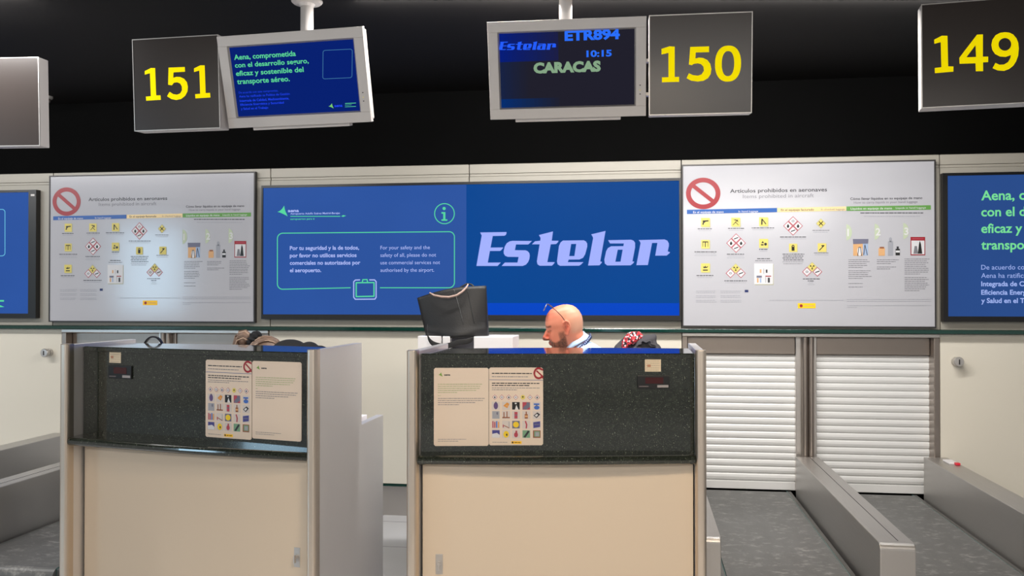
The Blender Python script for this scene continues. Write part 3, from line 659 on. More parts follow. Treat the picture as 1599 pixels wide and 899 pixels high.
def poster_art(p):
    k = K_; T = p.text
    # prohibition ring
    p.ell(154, 169, 86, 78, k['red'], 2, 62, 55, n=48)
    p.line([(104, 131), (204, 209)], 20, k['red'], 1)
    T('Artículos prohibidos en aeronaves', 288, 148, 166, k['dk'], 772, .012); T('Items prohibited in aircraft', 352, 175, 193, k['gr'], 706)
    p.poly([(73, 250), (522, 241), (522, 262), (73, 271)], k['blue'], 3); p.poly([(524, 241), (867, 234), (867, 255), (524, 262)], k['yb'], 3); p.poly([(869, 234), (1290, 228), (1290, 250), (869, 256)], k['gn'], 3)
    T('En el equipaje de mano', 104, 257, 267, k['wh'], 256, .01, 4); T('In hand luggage', 330, 254, 263, k['wh'], 428, 0, 4)
    T('En el equipaje facturado', 542, 246, 256, k['dk'], 706, .01, 4); T('In checked luggage', 742, 244, 253, k['gr'], 860, 0, 4)
    T('Líquidos en equipaje de mano', 890, 240, 250, k['wh'], 1096, .01, 4); T('Liquids in hand luggage', 1115, 237, 246, k['wh'], 1266, 0, 4)
    T('Cómo llevar líquidos en su equipaje de mano', 888, 190, 202, k['dk'], 1248, .01); T('How to carry liquids in your hand luggage', 906, 209, 220, k['gr'], 1224)
    p.dashes(938, 266, 1252, 4, k['dk']); p.dashes(956, 283, 1236, 3, k['lg'])
    cap = lambda x, y, w, n=1, m='gr': [p.dashes(x - w / 2 + 4 * (i % 2), y + 9 * i, x + w / 2 - 4 * (i % 2), 3.4 if i == 0 else 2.6, k[m if i == 0 else 'lg']) for i in range(n)]
    pict(p, 165, 312, 44, 'gun'); cap(162, 344, 70, 2, 'dk'); pict(p, 316, 311, 44, 'axe'); cap(318, 342, 80, 2, 'dk'); pict(p, 455, 309, 44, 'bat'); cap(452, 340, 112, 2, 'dk')
    pict(p, 165, 420, 42, 'tool'); cap(166, 458, 110, 3, 'dk'); pict(p, 455, 416, 44, 'shapes'); cap(455, 446, 44, 2, 'dk')
    pict(p, 165, 537, 44, 'boom'); cap(163, 575, 84, 2, 'dk')
    for cx, cy in ((318, 415), (602, 330)):
        dia(p, cx, cy - 24, 24, 'wh', 'bar' if cx < 400 else 'o'); dia(p, cx - 25, cy, 24, 'wh', 'flame'); dia(p, cx + 25, cy, 24, 'wh', 'flame'); dia(p, cx, cy + 24, 24, 'wh', 'bar')
    cap(316, 470, 88, 3, 'dk'); cap(604, 385, 134, 2, 'dk')
    for cx, cy in ((316, 540), (697, 533)):
        dia(p, cx - 26, cy + 24, 24, 'wh', 'o'); dia(p, cx + 26, cy + 24, 24, 'wh', 'bar'); dia(p, cx, cy, 26, 'yel', 'rad', 'shade')
    cap(316, 601, 112, 2, 'dk'); cap(693, 592, 84, 1, 'dk'); cap(692, 602, 34, 3, 'dk')
    dia(p, 741, 318, 26, 'yel', 'x', 'shade'); cap(741, 352, 84, 2); pict(p, 602, 438, 40, 'lighter')
    for i in range(6): p.dashes(550 + 4 * (i % 2), 470 + 9.5 * i, 658 - 5 * (i % 3), 3.4 if i < 4 else 2.6, k['dk' if i < 4 else 'gr'])
    pict(p, 746, 437, 42, 'stick'); cap(744, 464, 76, 2)
    cap(455, 492, 64, 1, 'dk'); cap(455, 502, 84, 1)
    p.rect(412, 520, 505, 622, k['shade'], 1); p.rect(408, 516, 502, 618, k['wh'], 2)
    p.rect(436, 545, 444, 562, k['tan'], 3); p.rect(466, 546, 474, 562, k['dk'], 3); p.line([(456, 542), (456, 566)], 2, k['gr'], 3)
    p.rect(420, 576, 446, 586, k['slate'], 3); p.rect(422, 588, 430, 610, k['tan'], 3); p.rect(436, 588, 444, 610, k['ltb'], 3)
    p.rect(464, 576, 492, 581, k['red'], 3); p.rect(464, 581, 466, 610, k['gr'], 3); p.rect(476, 586, 486, 610, k['dk'], 3)
    # liquids column
    for i, (x, n) in enumerate(((868, '1'), (1009, '2'), (1152, '3'))):
        yy = 362 - 3 * i
        p.poly([(x, yy - 40)] + [(x + 28 * math.cos(R(a)), yy + 40 * math.sin(R(a))) for a in range(-80, 81, 20)] + [(x, yy + 40)], k['sage'], 2)
        T(n, x + 5, yy - 16, yy + 18, k['wh'], None, .02, 3)
    p.poly([(900, 395), (978, 395), (976, 418), (902, 420)], k['slate'], 3); p.rect(902, 418, 950, 478, k['tan'], 2); p.rect(950, 418, 976, 476, k['ltb'], 2)
    p.ell(934, 456, 12, 22, k['wh'], 3, n=16); p.line([(924, 478), (930, 436), (938, 436), (944, 478)], 3, k['dk'], 4); p.line([(954, 474), (960, 424), (972, 474)], 3, k['dk'], 4)
    p.rect(1028, 440, 1060, 478, k['tan'], 2); p.rect(1034, 434, 1056, 442, ink((140, 86, 56), 'brown'), 3); p.rect(1075, 406, 1101, 478, k['lg'], 2); p.ell(1088, 398, 8, 12, k['lg'], 2, n=12)
    p.rect(1113, 444, 1135, 476, k['blk'], 2); p.rect(1119, 432, 1129, 444, k['dk'], 2); p.rect(1114, 452, 1134, 462, k['wh'], 3)
    p.rect(1188, 385, 1261, 476, k['red'], 2); p.rect(1192, 403, 1257, 471, k['wh'], 3); p.line([(1198, 394), (1252, 394)], 5, k['pink'], 3)
    p.poly([(1202, 468), (1208, 430), (1220, 430), (1226, 468)], k['gr'], 4); p.poly([(1224, 468), (1230, 420), (1234, 404), (1240, 420), (1246, 468)], k['blk'], 4)
    for x, y, w, rows in ((878, 498, 118, (5, 0, 5, 0, 0, 1, 0, 1)), (1020, 498, 116, (3, 0, 2)), (1158, 494, 130, (9, 0, 8))):
        yy = y
        for r_ in rows:
            if r_ == 0: yy += 8
            for i in range(r_): p.dashes(x, yy, x + w * (random.uniform(.75, 1) if i < r_ - 1 else .6), 3, k['gr']); yy += 9.3
    for x, w in ((118, 104), (240, 108)):
        for g in range(3):
            for i in range(2): p.dashes(x, 652 + g * 23 + i * 8, x + w * random.uniform(.9, 1), 2.6, k['lg'])
    p.rect(361, 646, 379, 658, k['nv'], 3)
    p.dashes(484, 698, 856, 2.4, k['lg'])
    for y in (694, 703, 724, 733): p.dashes(870, y, 1290 if y != 733 else 920, 2.4, k['lg'])
    p.rect(625, 712, 714, 737, k['am'], 2); p.ell(642, 725, 8, 8, k['red'], 3, n=10); p.dashes(656, 725, 706, 4, k['tan'], 3)
def poster(label, xc, zc):
    t = thing('wall_poster', label, 'poster', (xc, WY, zc - PH / 2), group='prohibited articles posters')
    MB().box(-PW / 2, PW / 2, -.032, 0, 0, PH, PAPER).build('board', t)
    f = MB(); e = .009
    for a, b, c, d in ((-PW / 2 - .004, PW / 2 + .004, PH - e + .004, PH + .004), (-PW / 2 - .004, PW / 2 + .004, -.004, e - .004), (-PW / 2 - .004, -PW / 2 + e - .004, e - .004, PH - e + .004), (PW / 2 - e + .004, PW / 2 + .004, e - .004, PH - e + .004)):
        f.box(a, b, -.036, 0, c, d, mat('dark_grey_edge', (60, 58, 58), .4, .5))
    f.build('frame', t)
    p = Print(bilin((50, 30), (1312, 5), (1312, 832), (52, 825), PW, PH), lambda u, v, l: (u - PW / 2, -.0325 - l, v))
    poster_art(p); p.build('print', t, fix=False)
    return t
poster('large white poster of prohibited articles left of the long blue screen', -3.551, 1.902)
poster('large white poster of prohibited articles right of the long blue screen', 1.091, 1.888)

# ------------------------------------------------------------------ check-in counters
HC = 1.322
def counter(label, xi, s, W, yi, yo, out_rec):
    """xi = inner side (towards the gap between the desks), s = +1 runs right, -1 runs left"""
    t = thing('check_in_counter', label, 'counter', (xi + s * W / 2, (yi + yo) / 2, 0), group='check-in desks')
    ox, oy = t.location.x, t.location.y
    P = lambda a, y, z: Vector((xi + s * a - ox, y - oy, z))
    fy = lambda a, r=0: yi + (yo - yi) * a / W + r            # line of the front
    tk = .045
    for a0, y0, lab in ((0, yi, 'i'), (W - tk, yo, 'o')):
        # upright panel, tall to y=4.22, low wing to 4.59, rounded nose
        ye = 4.222 if lab == 'i' else 4.42
        out = [(y0 + .022, 0), (4.59, 0), (4.59, .925), (ye, .925), (ye, HC), (y0 + .022, HC)]
        MB().prism(out, a0 + .004, a0 + tk - .004, ST_S, lambda y, z, d: P(d, y, z)).build('side_panel', t, bevel=.003)
        n = 10; r = tk / 2
        nose = [(a0 + r - r * math.cos(PI * k / n), y0 + r - min(r, r * 1.15 * math.sin(PI * k / n))) for k in range(n + 1)] + [(a0 + tk, y0 + .05), (a0, y0 + .05)]
        o = MB().prism(nose, 0, HC + .004, ST_Z, lambda a, y, z: P(a, y, z)).build('post', t, bevel=.002)
    rec, rox = .075, out_rec - .075      # the front panel sits deeper at the outer end
    fr = lambda a, r=0: fy(a, r) + rox * a / W
    nx = 16
    def curve(r0, bow): return [(tk + (W - 2 * tk) * k / nx, (fr if bow < .02 else fy)(tk + (W - 2 * tk) * k / nx, r0) - bow * math.sin(PI * k / nx)) for k in range(nx + 1)]
    # granite apron (flat) and counter top
    c = curve(rec, .0)
    MB().prism(c + [(a, y + .03) for a, y in reversed(c)], .885, HC - .036, GRAN, lambda a, y, z: P(a, y, z)).build('apron', t)
    c = curve(rec - .004, .006); back = [(a, fy(a, rec) + .36 + .07 * math.sin(PI * (a - tk) / (W - 2 * tk))) for a, y in reversed(c)]
    MB().prism(c + back, HC - .036, HC - .013, GRAN, lambda a, y, z: P(a, y, z)).build('counter_top', t, bevel=.004)
    # ledge with round nose: profile swept along the front
    c = curve(.012, .022); prof = []
    for k in range(9):
        a = PI / 2 + PI * k / 8; prof.append((.019 + .019 * math.cos(a), .872 + .019 * math.sin(a)))
    prof = [(.15, .891)] + prof + [(.15, .853)]
    b = MB(); m_ = len(prof); vs = []
    for a, y in c:
        for dy, z in prof: vs.append(P(a, y + dy, z))
    fs = [(i * m_ + k, i * m_ + (k + 1) % m_, (i + 1) * m_ + (k + 1) % m_, (i + 1) * m_ + k) for i in range(nx) for k in range(m_)]
    fs += [list(range(m_)), list(range(nx * m_, nx * m_ + m_))]
    b.add(vs, fs, GRAN); b.build('ledge', t, smooth=False)
    # lower panel
    g = .006
    lp = [(tk + g, fr(tk, rec)), (W - tk - g, fr(W - tk, rec)), (W - tk - g, fr(W - tk, rec) + .02), (tk + g, fr(tk, rec) + .02)]
    MB().prism(lp, .09, .85, CREAM, lambda a, y, z: P(a, y, z)).build('lower_panel', t, bevel=.002)
    kp = [(tk, fr(tk, rec) + .03), (W - tk, fr(W - tk, rec) + .03), (W - tk, fr(W - tk, rec) + .05), (tk, fr(tk, rec) + .05)]
    MB().prism(kp, 0, .852, SEAM, lambda a, y, z: P(a, y, z)).build('back_board', t)
    # lock plate on the inner edge of the lower panel
    la = tk + .075
    th = math.atan2(yo - yi + rox, W) * s
    face = fr(la, rec)
    L = Matrix.Translation(P(la, face, .43)) @ Matrix.Rotation(th, 4, 'Z')
    MB().box(-.015, .015, -.003, 0, -.042, .042, ALU2, L).build('lock_plate', t, bevel=.001)
    k = MB(); k.tube([L @ Vector((0, -.003, .004)), L @ Vector((0, -.012, .004))], .008, ST_X, 14); k.box(-.002, .002, -.026, -.012, -.02, .012, ST_X, L); k.build('lock_cylinder', t)
    # staff-side desk
    ds = [(tk, fy(tk, rec) + .06), (W - tk, fy(W - tk, rec) + .06), (W - tk, 4.5), (tk, 4.5)]
    MB().prism(ds, .865, .895, WHITEPL, lambda a, y, z: P(a, y, z)).build('desk_top', t, bevel=.003)
    return t, th, Vector((xi + s * tk, fr(tk, rec), 0)), Vector((xi + s * (W - tk), fr(W - tk, rec), 0))
LW, RW = 1.345, 1.224
cl = counter('left-hand speckled dark green granite check-in desk with steel posts', -1.335, -1, LW, 3.585, 3.84, .135)
cr = counter('right-hand speckled dark green granite check-in desk with steel posts', -.951, 1, RW, 3.585, 3.775, .075)
def plane_of(c):
    t, th, a, b = c
    u = (b - a).normalized(); 
    if u.x < 0: u = -u
    n = Vector((u.y, -u.x, 0)); return a, u, n     # n towards the camera
RED7 = mat('dark_red_display', (58, 16, 18), .2)
def fittings(c, sticker, disp_):
    t = c[0]; p0, u, n = plane_of(c)
    loc = Vector((t.location.x, t.location.y, 0))
    def frame(px, py):
        q = on_plane(px, py, p0, n) - loc
        M = Matrix.Identity(4); M.col[0][:3] = u; M.col[1][:3] = -n; M.col[2][:3] = (0, 0, 1); M.col[3][:3] = q
        return M
    x0, y0, x1, y1 = sticker; M = frame(x0, y1); q = on_plane(x1, y0, p0, n) - on_plane(x0, y1, p0, n); w, h = q.dot(u), q.z
    PB = mat('beige_label_paper', (206, 190, 164), .5)
    b = Print(lambda x, y: (x * w, h - y * h), lambda a, v, l: M @ Vector((a, -.0012 - l, v)))
    b.box(0, w, -.0012, 0, 0, h, PB, M)
    for i in range(5): b.dashes(.08, .12 + i * .19, .92, .03, ink((150, 140, 124), 'faded'), 1)
    b.rect(.14, .42, .36, .62, ink((168, 120, 96), 'stamp'), 2)
    b.build('paper_label', t, fix=False)['label'] = 'small beige paper label stuck under the counter top'
    x0, y0, x1, y1 = disp_; M = frame(x0, y1); q = on_plane(x1, y0, p0, n) - on_plane(x0, y1, p0, n); w, h = q.dot(u), q.z
    b = MB().box(0, w, -.008, 0, 0, h, BLACKP, M).build('weight_display', t, bevel=.002); b['label'] = 'black baggage weight readout, switched off'
    d = MB().box(w * .24, w * .8, -.009, -.008, h * .38, h * .86, RED7, M).build('red_window', b)
    e = MB().box(w * .62, w * .96, -.0092, -.008, h * .08, h * .27, mat('grey_plate', (150, 144, 144), .4), M); e.build('caption_plate', b); e = MB(); e.box(w * .05, w * .34, -.0088, -.008, h * .12, h * .2, mat('grey_print', (100, 92, 92), .4), M)
    e.build('maker_print', b)
fittings(cr, (1007, 561, 1032, 580), (995, 586, 1045, 606))
fittings(cl, (171, 548, 189, 566), (171, 571, 207, 590))

# two printed sheets on each apron
SH = mat('matt_notice_paper', (212, 196, 180), .5, spec=.3)
def sheetA(p):      # text sheet with logo
    k = K_; aena_logo(p, 92, 104, 44, ink((110, 150, 60), 'olive')); p.text('aena', 150, 120, 136, k['dk'], 212, .04)
    gl = ink((150, 166, 120), 'green_print')
    for i in range(5): p.dashes(88, 224 + 21 * i, (530, 520, 505, 470, 280)[i], 6, gl)
    p.dashes(88, 340, 116, 5, gl)
    for i in range(4): p.dashes(88, 368 + 21 * i, (555, 545, 460, 300)[i], 6, k['gr'])
    p.dashes(88, 778, 370, 5, k['gr']); p.dashes(88, 797, 295, 5, k['gr'])
def sheetB(p):      # pictogram sheet, authored on the right-hand copy
    k = K_
    p.dashes(626, 116, 1028, 9, k['dk']); p.dashes(626, 149, 990, 7, k['gr'])
    p.rect(602, 179, 1142, 184, ink((90, 100, 140), 'rule'), 1)
    p.poly([(1142, 66)] + [(1097 + 52 * math.cos(R(a)), 113 + 60 * math.sin(R(a))) for a in range(-46, -316, -10)] + [(1142, 166), (1142, 140)] + [(1097 + 34 * math.cos(R(a)), 113 + 40 * math.sin(R(a))) for a in range(-316, -46, 10)] + [(1142, 88)], k['red'], 2)
    p.line([(1078, 90), (1136, 144)], 15, k['red'], 1)
    for y, w, h in ((215, 1112, 9), (237, 1018, 9), (262, 1110, 6), (281, 880, 6)): p.dashes(626, y, w, h, k['dk' if h > 8 else 'gr'])
    for i, x in enumerate((655, 725, 796, 866, 938, 1010, 1082)):
        if i == 4: p.ell(x, 355, 22, 24, k['yel'], 2, n=16); p.ell(x, 352, 8, 8, k['blk'], 3, n=8)
        else: dia(p, x, 356, 27, 'wh', 'flame' if i % 2 == 0 else 'o')
    xs = (665, 768, 868, 972, 1078); ys = (442, 535, 632, 727)
    C = {'pu': ink((92, 74, 120), 'plum'), 'or': ink((206, 140, 60), 'orange'), 'b': k['blk'], 'r': k['pink'], 'bl': ink((60, 100, 180), 'cobalt'), 'g': k['lg'], 'br': ink((140, 86, 56), 'brown'),
         'y': ink((222, 190, 40), 'mustard'), 'gn': ink((110, 150, 120), 'moss'), 'nv': ink((66, 66, 130), 'indigo'), 's': k['slate'], 't': k['tan'], 'w': k['wh'], 'd': k['dk']}
    for r_ in range(4):
        for c_ in range(5):
            x, y = xs[c_], ys[r_]; w = 38
            p.rect(x - w - 3, y - w - 3, x + w + 3, y + w + 3, ink((196, 188, 184), 'cell'), 1)
            R_ = lambda a, b, c, d, m, l=3: p.rect(x + a, y + b, x + c, y + d, C[m], l)
            if r_ == 0:
                if c_ == 0: p.ell(x, y, 22, 36, C['pu'], 3, n=16); R_(-8, -40, 8, -26, 's')
                if c_ == 1: p.poly([(x - 28, y), (x + 10, y - 34), (x + 34, y - 20), (x + 12, y + 24)], C['or'], 3); p.poly([(x - 6, y + 2), (x + 12, y - 14), (x + 18, y + 6)], C['t'], 4)
                if c_ == 2: R_(-38, -38, 38, 38, 'b', 2); p.poly([(x - 10, y + 38), (x + 4, y - 10), (x + 26, y + 38)], C['w'], 3); p.ell(x - 2, y - 24, 10, 8, C['w'], 3, n=10)
                if c_ == 3: R_(-38, -38, 38, 38, 'r', 2); p.poly([(x - 38, y + 30), (x + 10, y - 38), (x + 38, y - 30), (x + 38, y + 10), (x, y + 38)], C['s'], 3); R_(-20, -28, 0, -8, 'r', 4)
                if c_ == 4: R_(-30, -26, 26, -10, 'bl'); p.ell(x, y + 16, 28, 20, C['bl'], 3, n=14); R_(-10, -12, 8, 4, 's', 4)
            if r_ == 1:
                if c_ == 0: R_(-36, -38, 36, 38, 'g', 2); p.ell(x + 14, y - 16, 8, 16, C['s'], 3, n=10)
                if c_ == 1: R_(-26, -30, -16, 26, 'br'); R_(4, -36, 14, 24, 'br'); R_(-38, 20, 38, 32, 'br')
                if c_ == 2: R_(-16, -32, 16, 36, 'r'); R_(-16, -4, 16, 4, 's', 4)
                if c_ == 3: R_(-16, -10, 16, 36, 'br'); R_(-6, -36, 6, -8, 'br'); R_(-14, 4, 14, 20, 't', 4)
                if c_ == 4: p.poly([(x - 34, y + 4), (x + 6, y - 28), (x + 34, y - 8), (x - 2, y + 30)], C['d'], 3); p.poly([(x - 22, y + 4), (x + 2, y - 14), (x + 14, y - 2), (x - 4, y + 18)], C['w'], 4)
            if r_ == 2:
                if c_ == 0:
                    for q, m in enumerate(('r', 'r', 'bl', 'or')): R_(-36 + q * 19, -34 + 7 * (q % 2), -24 + q * 19, 34, m)
                if c_ == 1: R_(-34, 0, -24, 30, 'r'); p.line([(x - 20, y + 10), (x + 30, y + 34)], 8, C['br'], 3); R_(26, -30, 34, 30, 'g')
                if c_ == 2: R_(-38, -38, 38, 38, 's', 2); p.ell(x, y, 30, 30, C['y'], 3, n=14)
                if c_ == 3: p.line([(x - 8, y - 34), (x + 4, y), (x, y + 34)], 14, C['r'], 3)
                if c_ == 4: p.poly([(x - 36, y - 24), (x + 34, y - 36), (x + 34, y + 22), (x - 34, y + 34)], C['nv'], 3); R_(-26, -8, 26, 2, 's', 4)
            if r_ == 3:
                if c_ == 0: R_(-38, -38, 38, 38, 'nv', 2); p.poly([(x - 38, y), (x + 10, y - 10), (x + 38, y + 10), (x + 38, y + 38), (x - 38, y + 38)], C['w'], 3)
                if c_ == 1: p.ell(x, y + 4, 28, 34, C['y'], 3, n=16); p.ell(x + 6, y + 8, 8, 12, C['d'], 4, n=8)
                if c_ == 2: p.ell(x, y + 8, 20, 26, C['r'], 3, n=14); R_(-6, -34, 12, -10, 'r')
                if c_ == 3: R_(-38, -38, 38, 38, 'gn', 2); p.line([(x - 16, y + 28), (x + 22, y - 26)], 20, C['d'], 3)
                if c_ == 4: R_(-38, -38, 38, 38, 'br', 2); R_(-26, -30, 30, 26, 'gn'); R_(-14, -20, 22, 20, 'g', 4)
    p.dashes(628, 812, 780, 5, k['gr']); p.rect(820, 800, 924, 826, k['am'], 2); p.ell(834, 813, 10, 10, k['dk'], 3, n=8); p.dashes(850, 813, 912, 7, k['br'] if 'br' in k else k['dk'], 3)
def sheet(c, x0, y0, x1, y1, fn, Q, label, name):
    p0, u, n = plane_of(c); a = on_plane(x0, y1, p0, n); q = on_plane(x1, y0, p0, n) - a; w, h = q.dot(u), q.z
    t = thing(name, label, 'notice', a + n * .0005, (0, 0, math.atan2(u.y, u.x)), 'printed notices on the desks')
    r = .006; b = MB()
    out = [(r, 0), (w - r, 0), (w, r), (w, h - r), (w - r, h), (r, h), (0, h - r), (0, r)]
    b.prism(out, 0, -.002, SH, lambda a_, z, d: (a_, d, z)); b.build('sheet', t)
    p = Print(bilin(*Q, w, h), lambda u_, v, l: (u_, -.0022 - l * .6, v)); fn(p); p.build('print', t, fix=False)
QA = ((48, 58), (596, 58), (592, 845), (48, 845)); QB = ((598, 58), (1142, 55), (1142, 840), (594, 845))
sheet(cr, 677.5, 574, 763, 696, sheetA, QA, 'plain text notice on the right-hand desk, left sheet of the two', 'notice_sheet')
sheet(cr, 763.6, 573.5, 848, 695, sheetB, QB, 'picture notice with a 5 by 4 grid on the right-hand desk', 'notice_sheet')
sheet(cl, 321.5, 563.5, 393.6, 681.5, sheetB, QB, 'picture notice with a 5 by 4 grid on the left-hand desk', 'notice_sheet')
sheet(cl, 394.2, 565.5, 471.5, 684, sheetA, QA, 'plain text notice on the left-hand desk, right sheet of the two', 'notice_sheet')
# ------------------------------------------------------------------ printers, bag and cabinet between the desks
CABW = mat('light_grey_cabinet', (176, 174, 172), .45)
t = thing('low_cabinet', 'grey cabinet behind the right-hand desk, under the white printers', 'cabinet', (-.925, 4.86, 0))
MB().box(-.265, .375, -.19, .22, .03, 1.215, CABW).build('body', t, bevel=.004)
MB().box(-.24, .35, -.17, .2, 0, .03, BLACKP).build('plinth', t)
for s in (-1, 1):
    d_ = MB().box(min(s * .305, s * .004) + .055, max(s * .305, s * .004) + .055, -.208, -.19, .06, 1.19, CABW).build('door', t, bevel=.003)
    MB().box(s * .03 - .004, s * .03 + .014, -.222, -.208, .6, .72, ALU2).build('handle', d_, bevel=.002)
ZP = 1.216
def printer(label, x0, x1, y0, y1, h, slot):
    t = thing('label_printer', label, 'printer', ((x0 + x1) / 2, (y0 + y1) / 2, ZP)); w = (x1 - x0) / 2; d = (y1 - y0) / 2
    b = MB().box(-w, w, -d, d, 0, .048, WHITEPL)
    if slot:
        a, c = slot
        b.box(-w, a, -d, d, .048, h, WHITEPL).box(c, w, -d, d, .048, h, WHITEPL).box(a, c, -d + .06, d, .048, h, mat('grey_recess', (92, 92, 100), .5))
    else: b.box(-w, w, -d, d, .048, h, WHITEPL)
    b.build('housing', t, bevel=.003)
    MB().box(-w + .01, w - .06, -d - .004, -d, .01, .03, CABW).build('paper_slot', t)
    return t
printer('wide white printer with a grey middle recess, under the right side of the black tote', -1.045, -.665, 4.70, 4.95, .118, (-.15, -.02))
printer('narrow white printer at the left end, under the left corner of the tote', -1.186, -1.055, 4.72, 4.95, .118, None)

def tote():
    t = thing('tote_bag', 'black leather tote bag with slack handles standing on the white printers', 'bag', (-.985, 4.80, ZP + .122))
    Y0 = 4.80
    P = lambda px, py: at_y(px, py, Y0) - Vector((-.985, 4.80, ZP + .122))
    # corners of the front panel, read off the photo at the bag's distance
    tl, tr, br, bl = P(652, 465), P(759, 446), P(762.5, 526), P(668, 527)
    top_mid = P(722, 451)
    def face(side):
        def f(u, v):
            a = tl.lerp(tr, u); b = bl.lerp(br, u); p = a.lerp(b, v)
            if True:
                # gentle arch of the mouth
                p.z += (1 - v) * (.018 * math.sin(PI * u) if side < 0 else -.006 * math.sin(PI * u))
            bulge = (.035 + .055 * v) * math.sin(PI * min(1, max(0, u * .94 + .03))) ** .5
            fold = .006 * math.sin(9 * u + 3 * v) * v + .008 * math.exp(-((v - .82 - .1 * math.sin(3 * u)) / .06) ** 2)
            p.y += side * (bulge + fold * (1 if side < 0 else .3))
            return p
        return f
    b = MB(); n, m = 24, 16
    f0, f1 = face(-1), face(1)
    b.grid(f0, n, m, LEATHER); b.grid(f1, n, m, LEATHER)
    g = lambda u: (lambda a, s: f0(u, s).lerp(f1(u, s), a))
    b.grid(g(0), 4, m, LEATHER); b.grid(g(1), 4, m, LEATHER)
    b.grid(lambda u, a: f0(u, 1).lerp(f1(u, 1), a) + Vector((0, 0, -.002 * math.sin(PI * a))), n, 4, LEATHER)
    o = b.build('body', t, smooth=True); bm = bmesh.new(); bm.from_mesh(o.data); bmesh.ops.remove_doubles(bm, verts=bm.verts, dist=.0008); bmesh.ops.recalc_face_normals(bm, faces=bm.faces); bm.to_mesh(o.data); bm.free()
    s = o.modifiers.new('solid', 'SOLIDIFY'); s.thickness = .003
    # seams on the front
    for ua, ub in ((.55, .66), (.74, .82)):
        pts = [f0(ua + (ub - ua) * k / 8, .02 + .7 * k / 8) + Vector((0, -.0015, 0)) for k in range(9)]
        MB().tube(pts, .0012, BLACKP, 6).build('seam', t)
    def Q(px, py, dy): q = at_y(px, py, Y0 + dy) - Vector((-.985, 4.80, ZP + .122)); return q
    front = [Q(671, 457, -.055), Q(678, 461, -.07), Q(690, 463.3, -.085), Q(701, 463.8, -.09), Q(713, 461, -.085), Q(722, 455, -.075), Q(728, 449, -.06), Q(731, 443.5, -.05)]
    MB().tube(front, .006, mat('tan_handle_lining', (166, 142, 132), .5), 10, rr=[.004, .0055, .006, .006, .006, .006, .0055, .004]).build('front_handle', t, smooth=True)['label'] = 'handle showing its pale tan lining'
    back = [Q(712, 455, .04), Q(720, 448, .045), Q(729, 443, .05), Q(736, 444, .05), Q(742, 449, .045), Q(744, 456, .04)]
    MB().tube(back, .005, LEATHER, 10).build('back_handle', t, smooth=True)
    # loose strap hanging down in front of the printers
    st = [Q(668, 505, -.075), Q(666, 522, -.118), Q(672, 536, -.122), Q(688, 541, -.122), Q(702, 540, -.125), Q(716, 533, -.122), Q(730, 534, -.12), Q(740, 528, -.105)]
    b = MB(); wv = Vector((0, 0, .016)); vs = []
    for q in st: vs += [q + wv, q - wv]
    b.add(vs, [(2 * i, 2 * i + 1, 2 * i + 3, 2 * i + 2) for i in range(len(st) - 1)], LEATHER)
    b.build('shoulder_strap', t, smooth=True, solid=.004, subsurf=2)
tote()

# ------------------------------------------------------------------ handbag with an arched handle behind the left desk
t = thing('handbag', 'black handbag on the left-hand desk, its shiny arched handle above the counter top', 'handbag', (-2.505, 4.36, .8955))
b = MB()
def hb(u, v):
    a = 2 * PI * u; w = .11 - .015 * v; d = .055 - .025 * v
    return Vector((w * math.copysign(abs(math.cos(a)) ** .5, math.cos(a)), d * math.copysign(abs(math.sin(a)) ** .5, math.sin(a)), .34 * v))
b.grid(hb, 32, 8, LEATHER); b.add([hb(k / 32, 0) for k in range(32)], [list(range(32))], LEATHER); b.add([hb(k / 32, 1) for k in range(32)], [list(range(32))], LEATHER)
b.build('body', t, smooth=True)
hd = [(-.062 * math.cos(PI * k / 16) , 0, .325 + .118 * math.sin(PI * k / 16) ** .8) for k in range(17)]
b = MB(); vs = []
for k, p in enumerate(hd):
    a = PI * k / 16; rad = Vector((-math.cos(a), 0, math.sin(a)))
    p = Vector(p); vs += [p + rad * .004 + Vector((0, .009, 0)), p + rad * .004 - Vector((0, .009, 0)), p - rad * .004 - Vector((0, .009, 0)), p - rad * .004 + Vector((0, .009, 0))]
fs = [(i * 4 + k, i * 4 + (k + 1) % 4, (i + 1) * 4 + (k + 1) % 4, (i + 1) * 4 + k) for i in range(16) for k in range(4)] + [(0, 1, 2, 3), (64, 65, 66, 67)]
b.add(vs, fs, mat('shiny_black_metal', (60, 60, 66), .18, .9)); b.build('handle', t, bevel=.001)
MB().lathe([(0, -.005), (.014, -.005), (.014, .005), (0, .005)], (0, -.04, .30), ALU2, axis='y').build('clasp', t)

t = thing('paper_stack', 'small stack of white paper showing over the low steel wing of the left-hand desk', 'paper', (-1.445, 4.36, .895))
MB().box(-.055, .055, -.11, .11, .0015, .045, mat('white_paper', (232, 230, 236), .7)).build('sheets', t, bevel=.001)
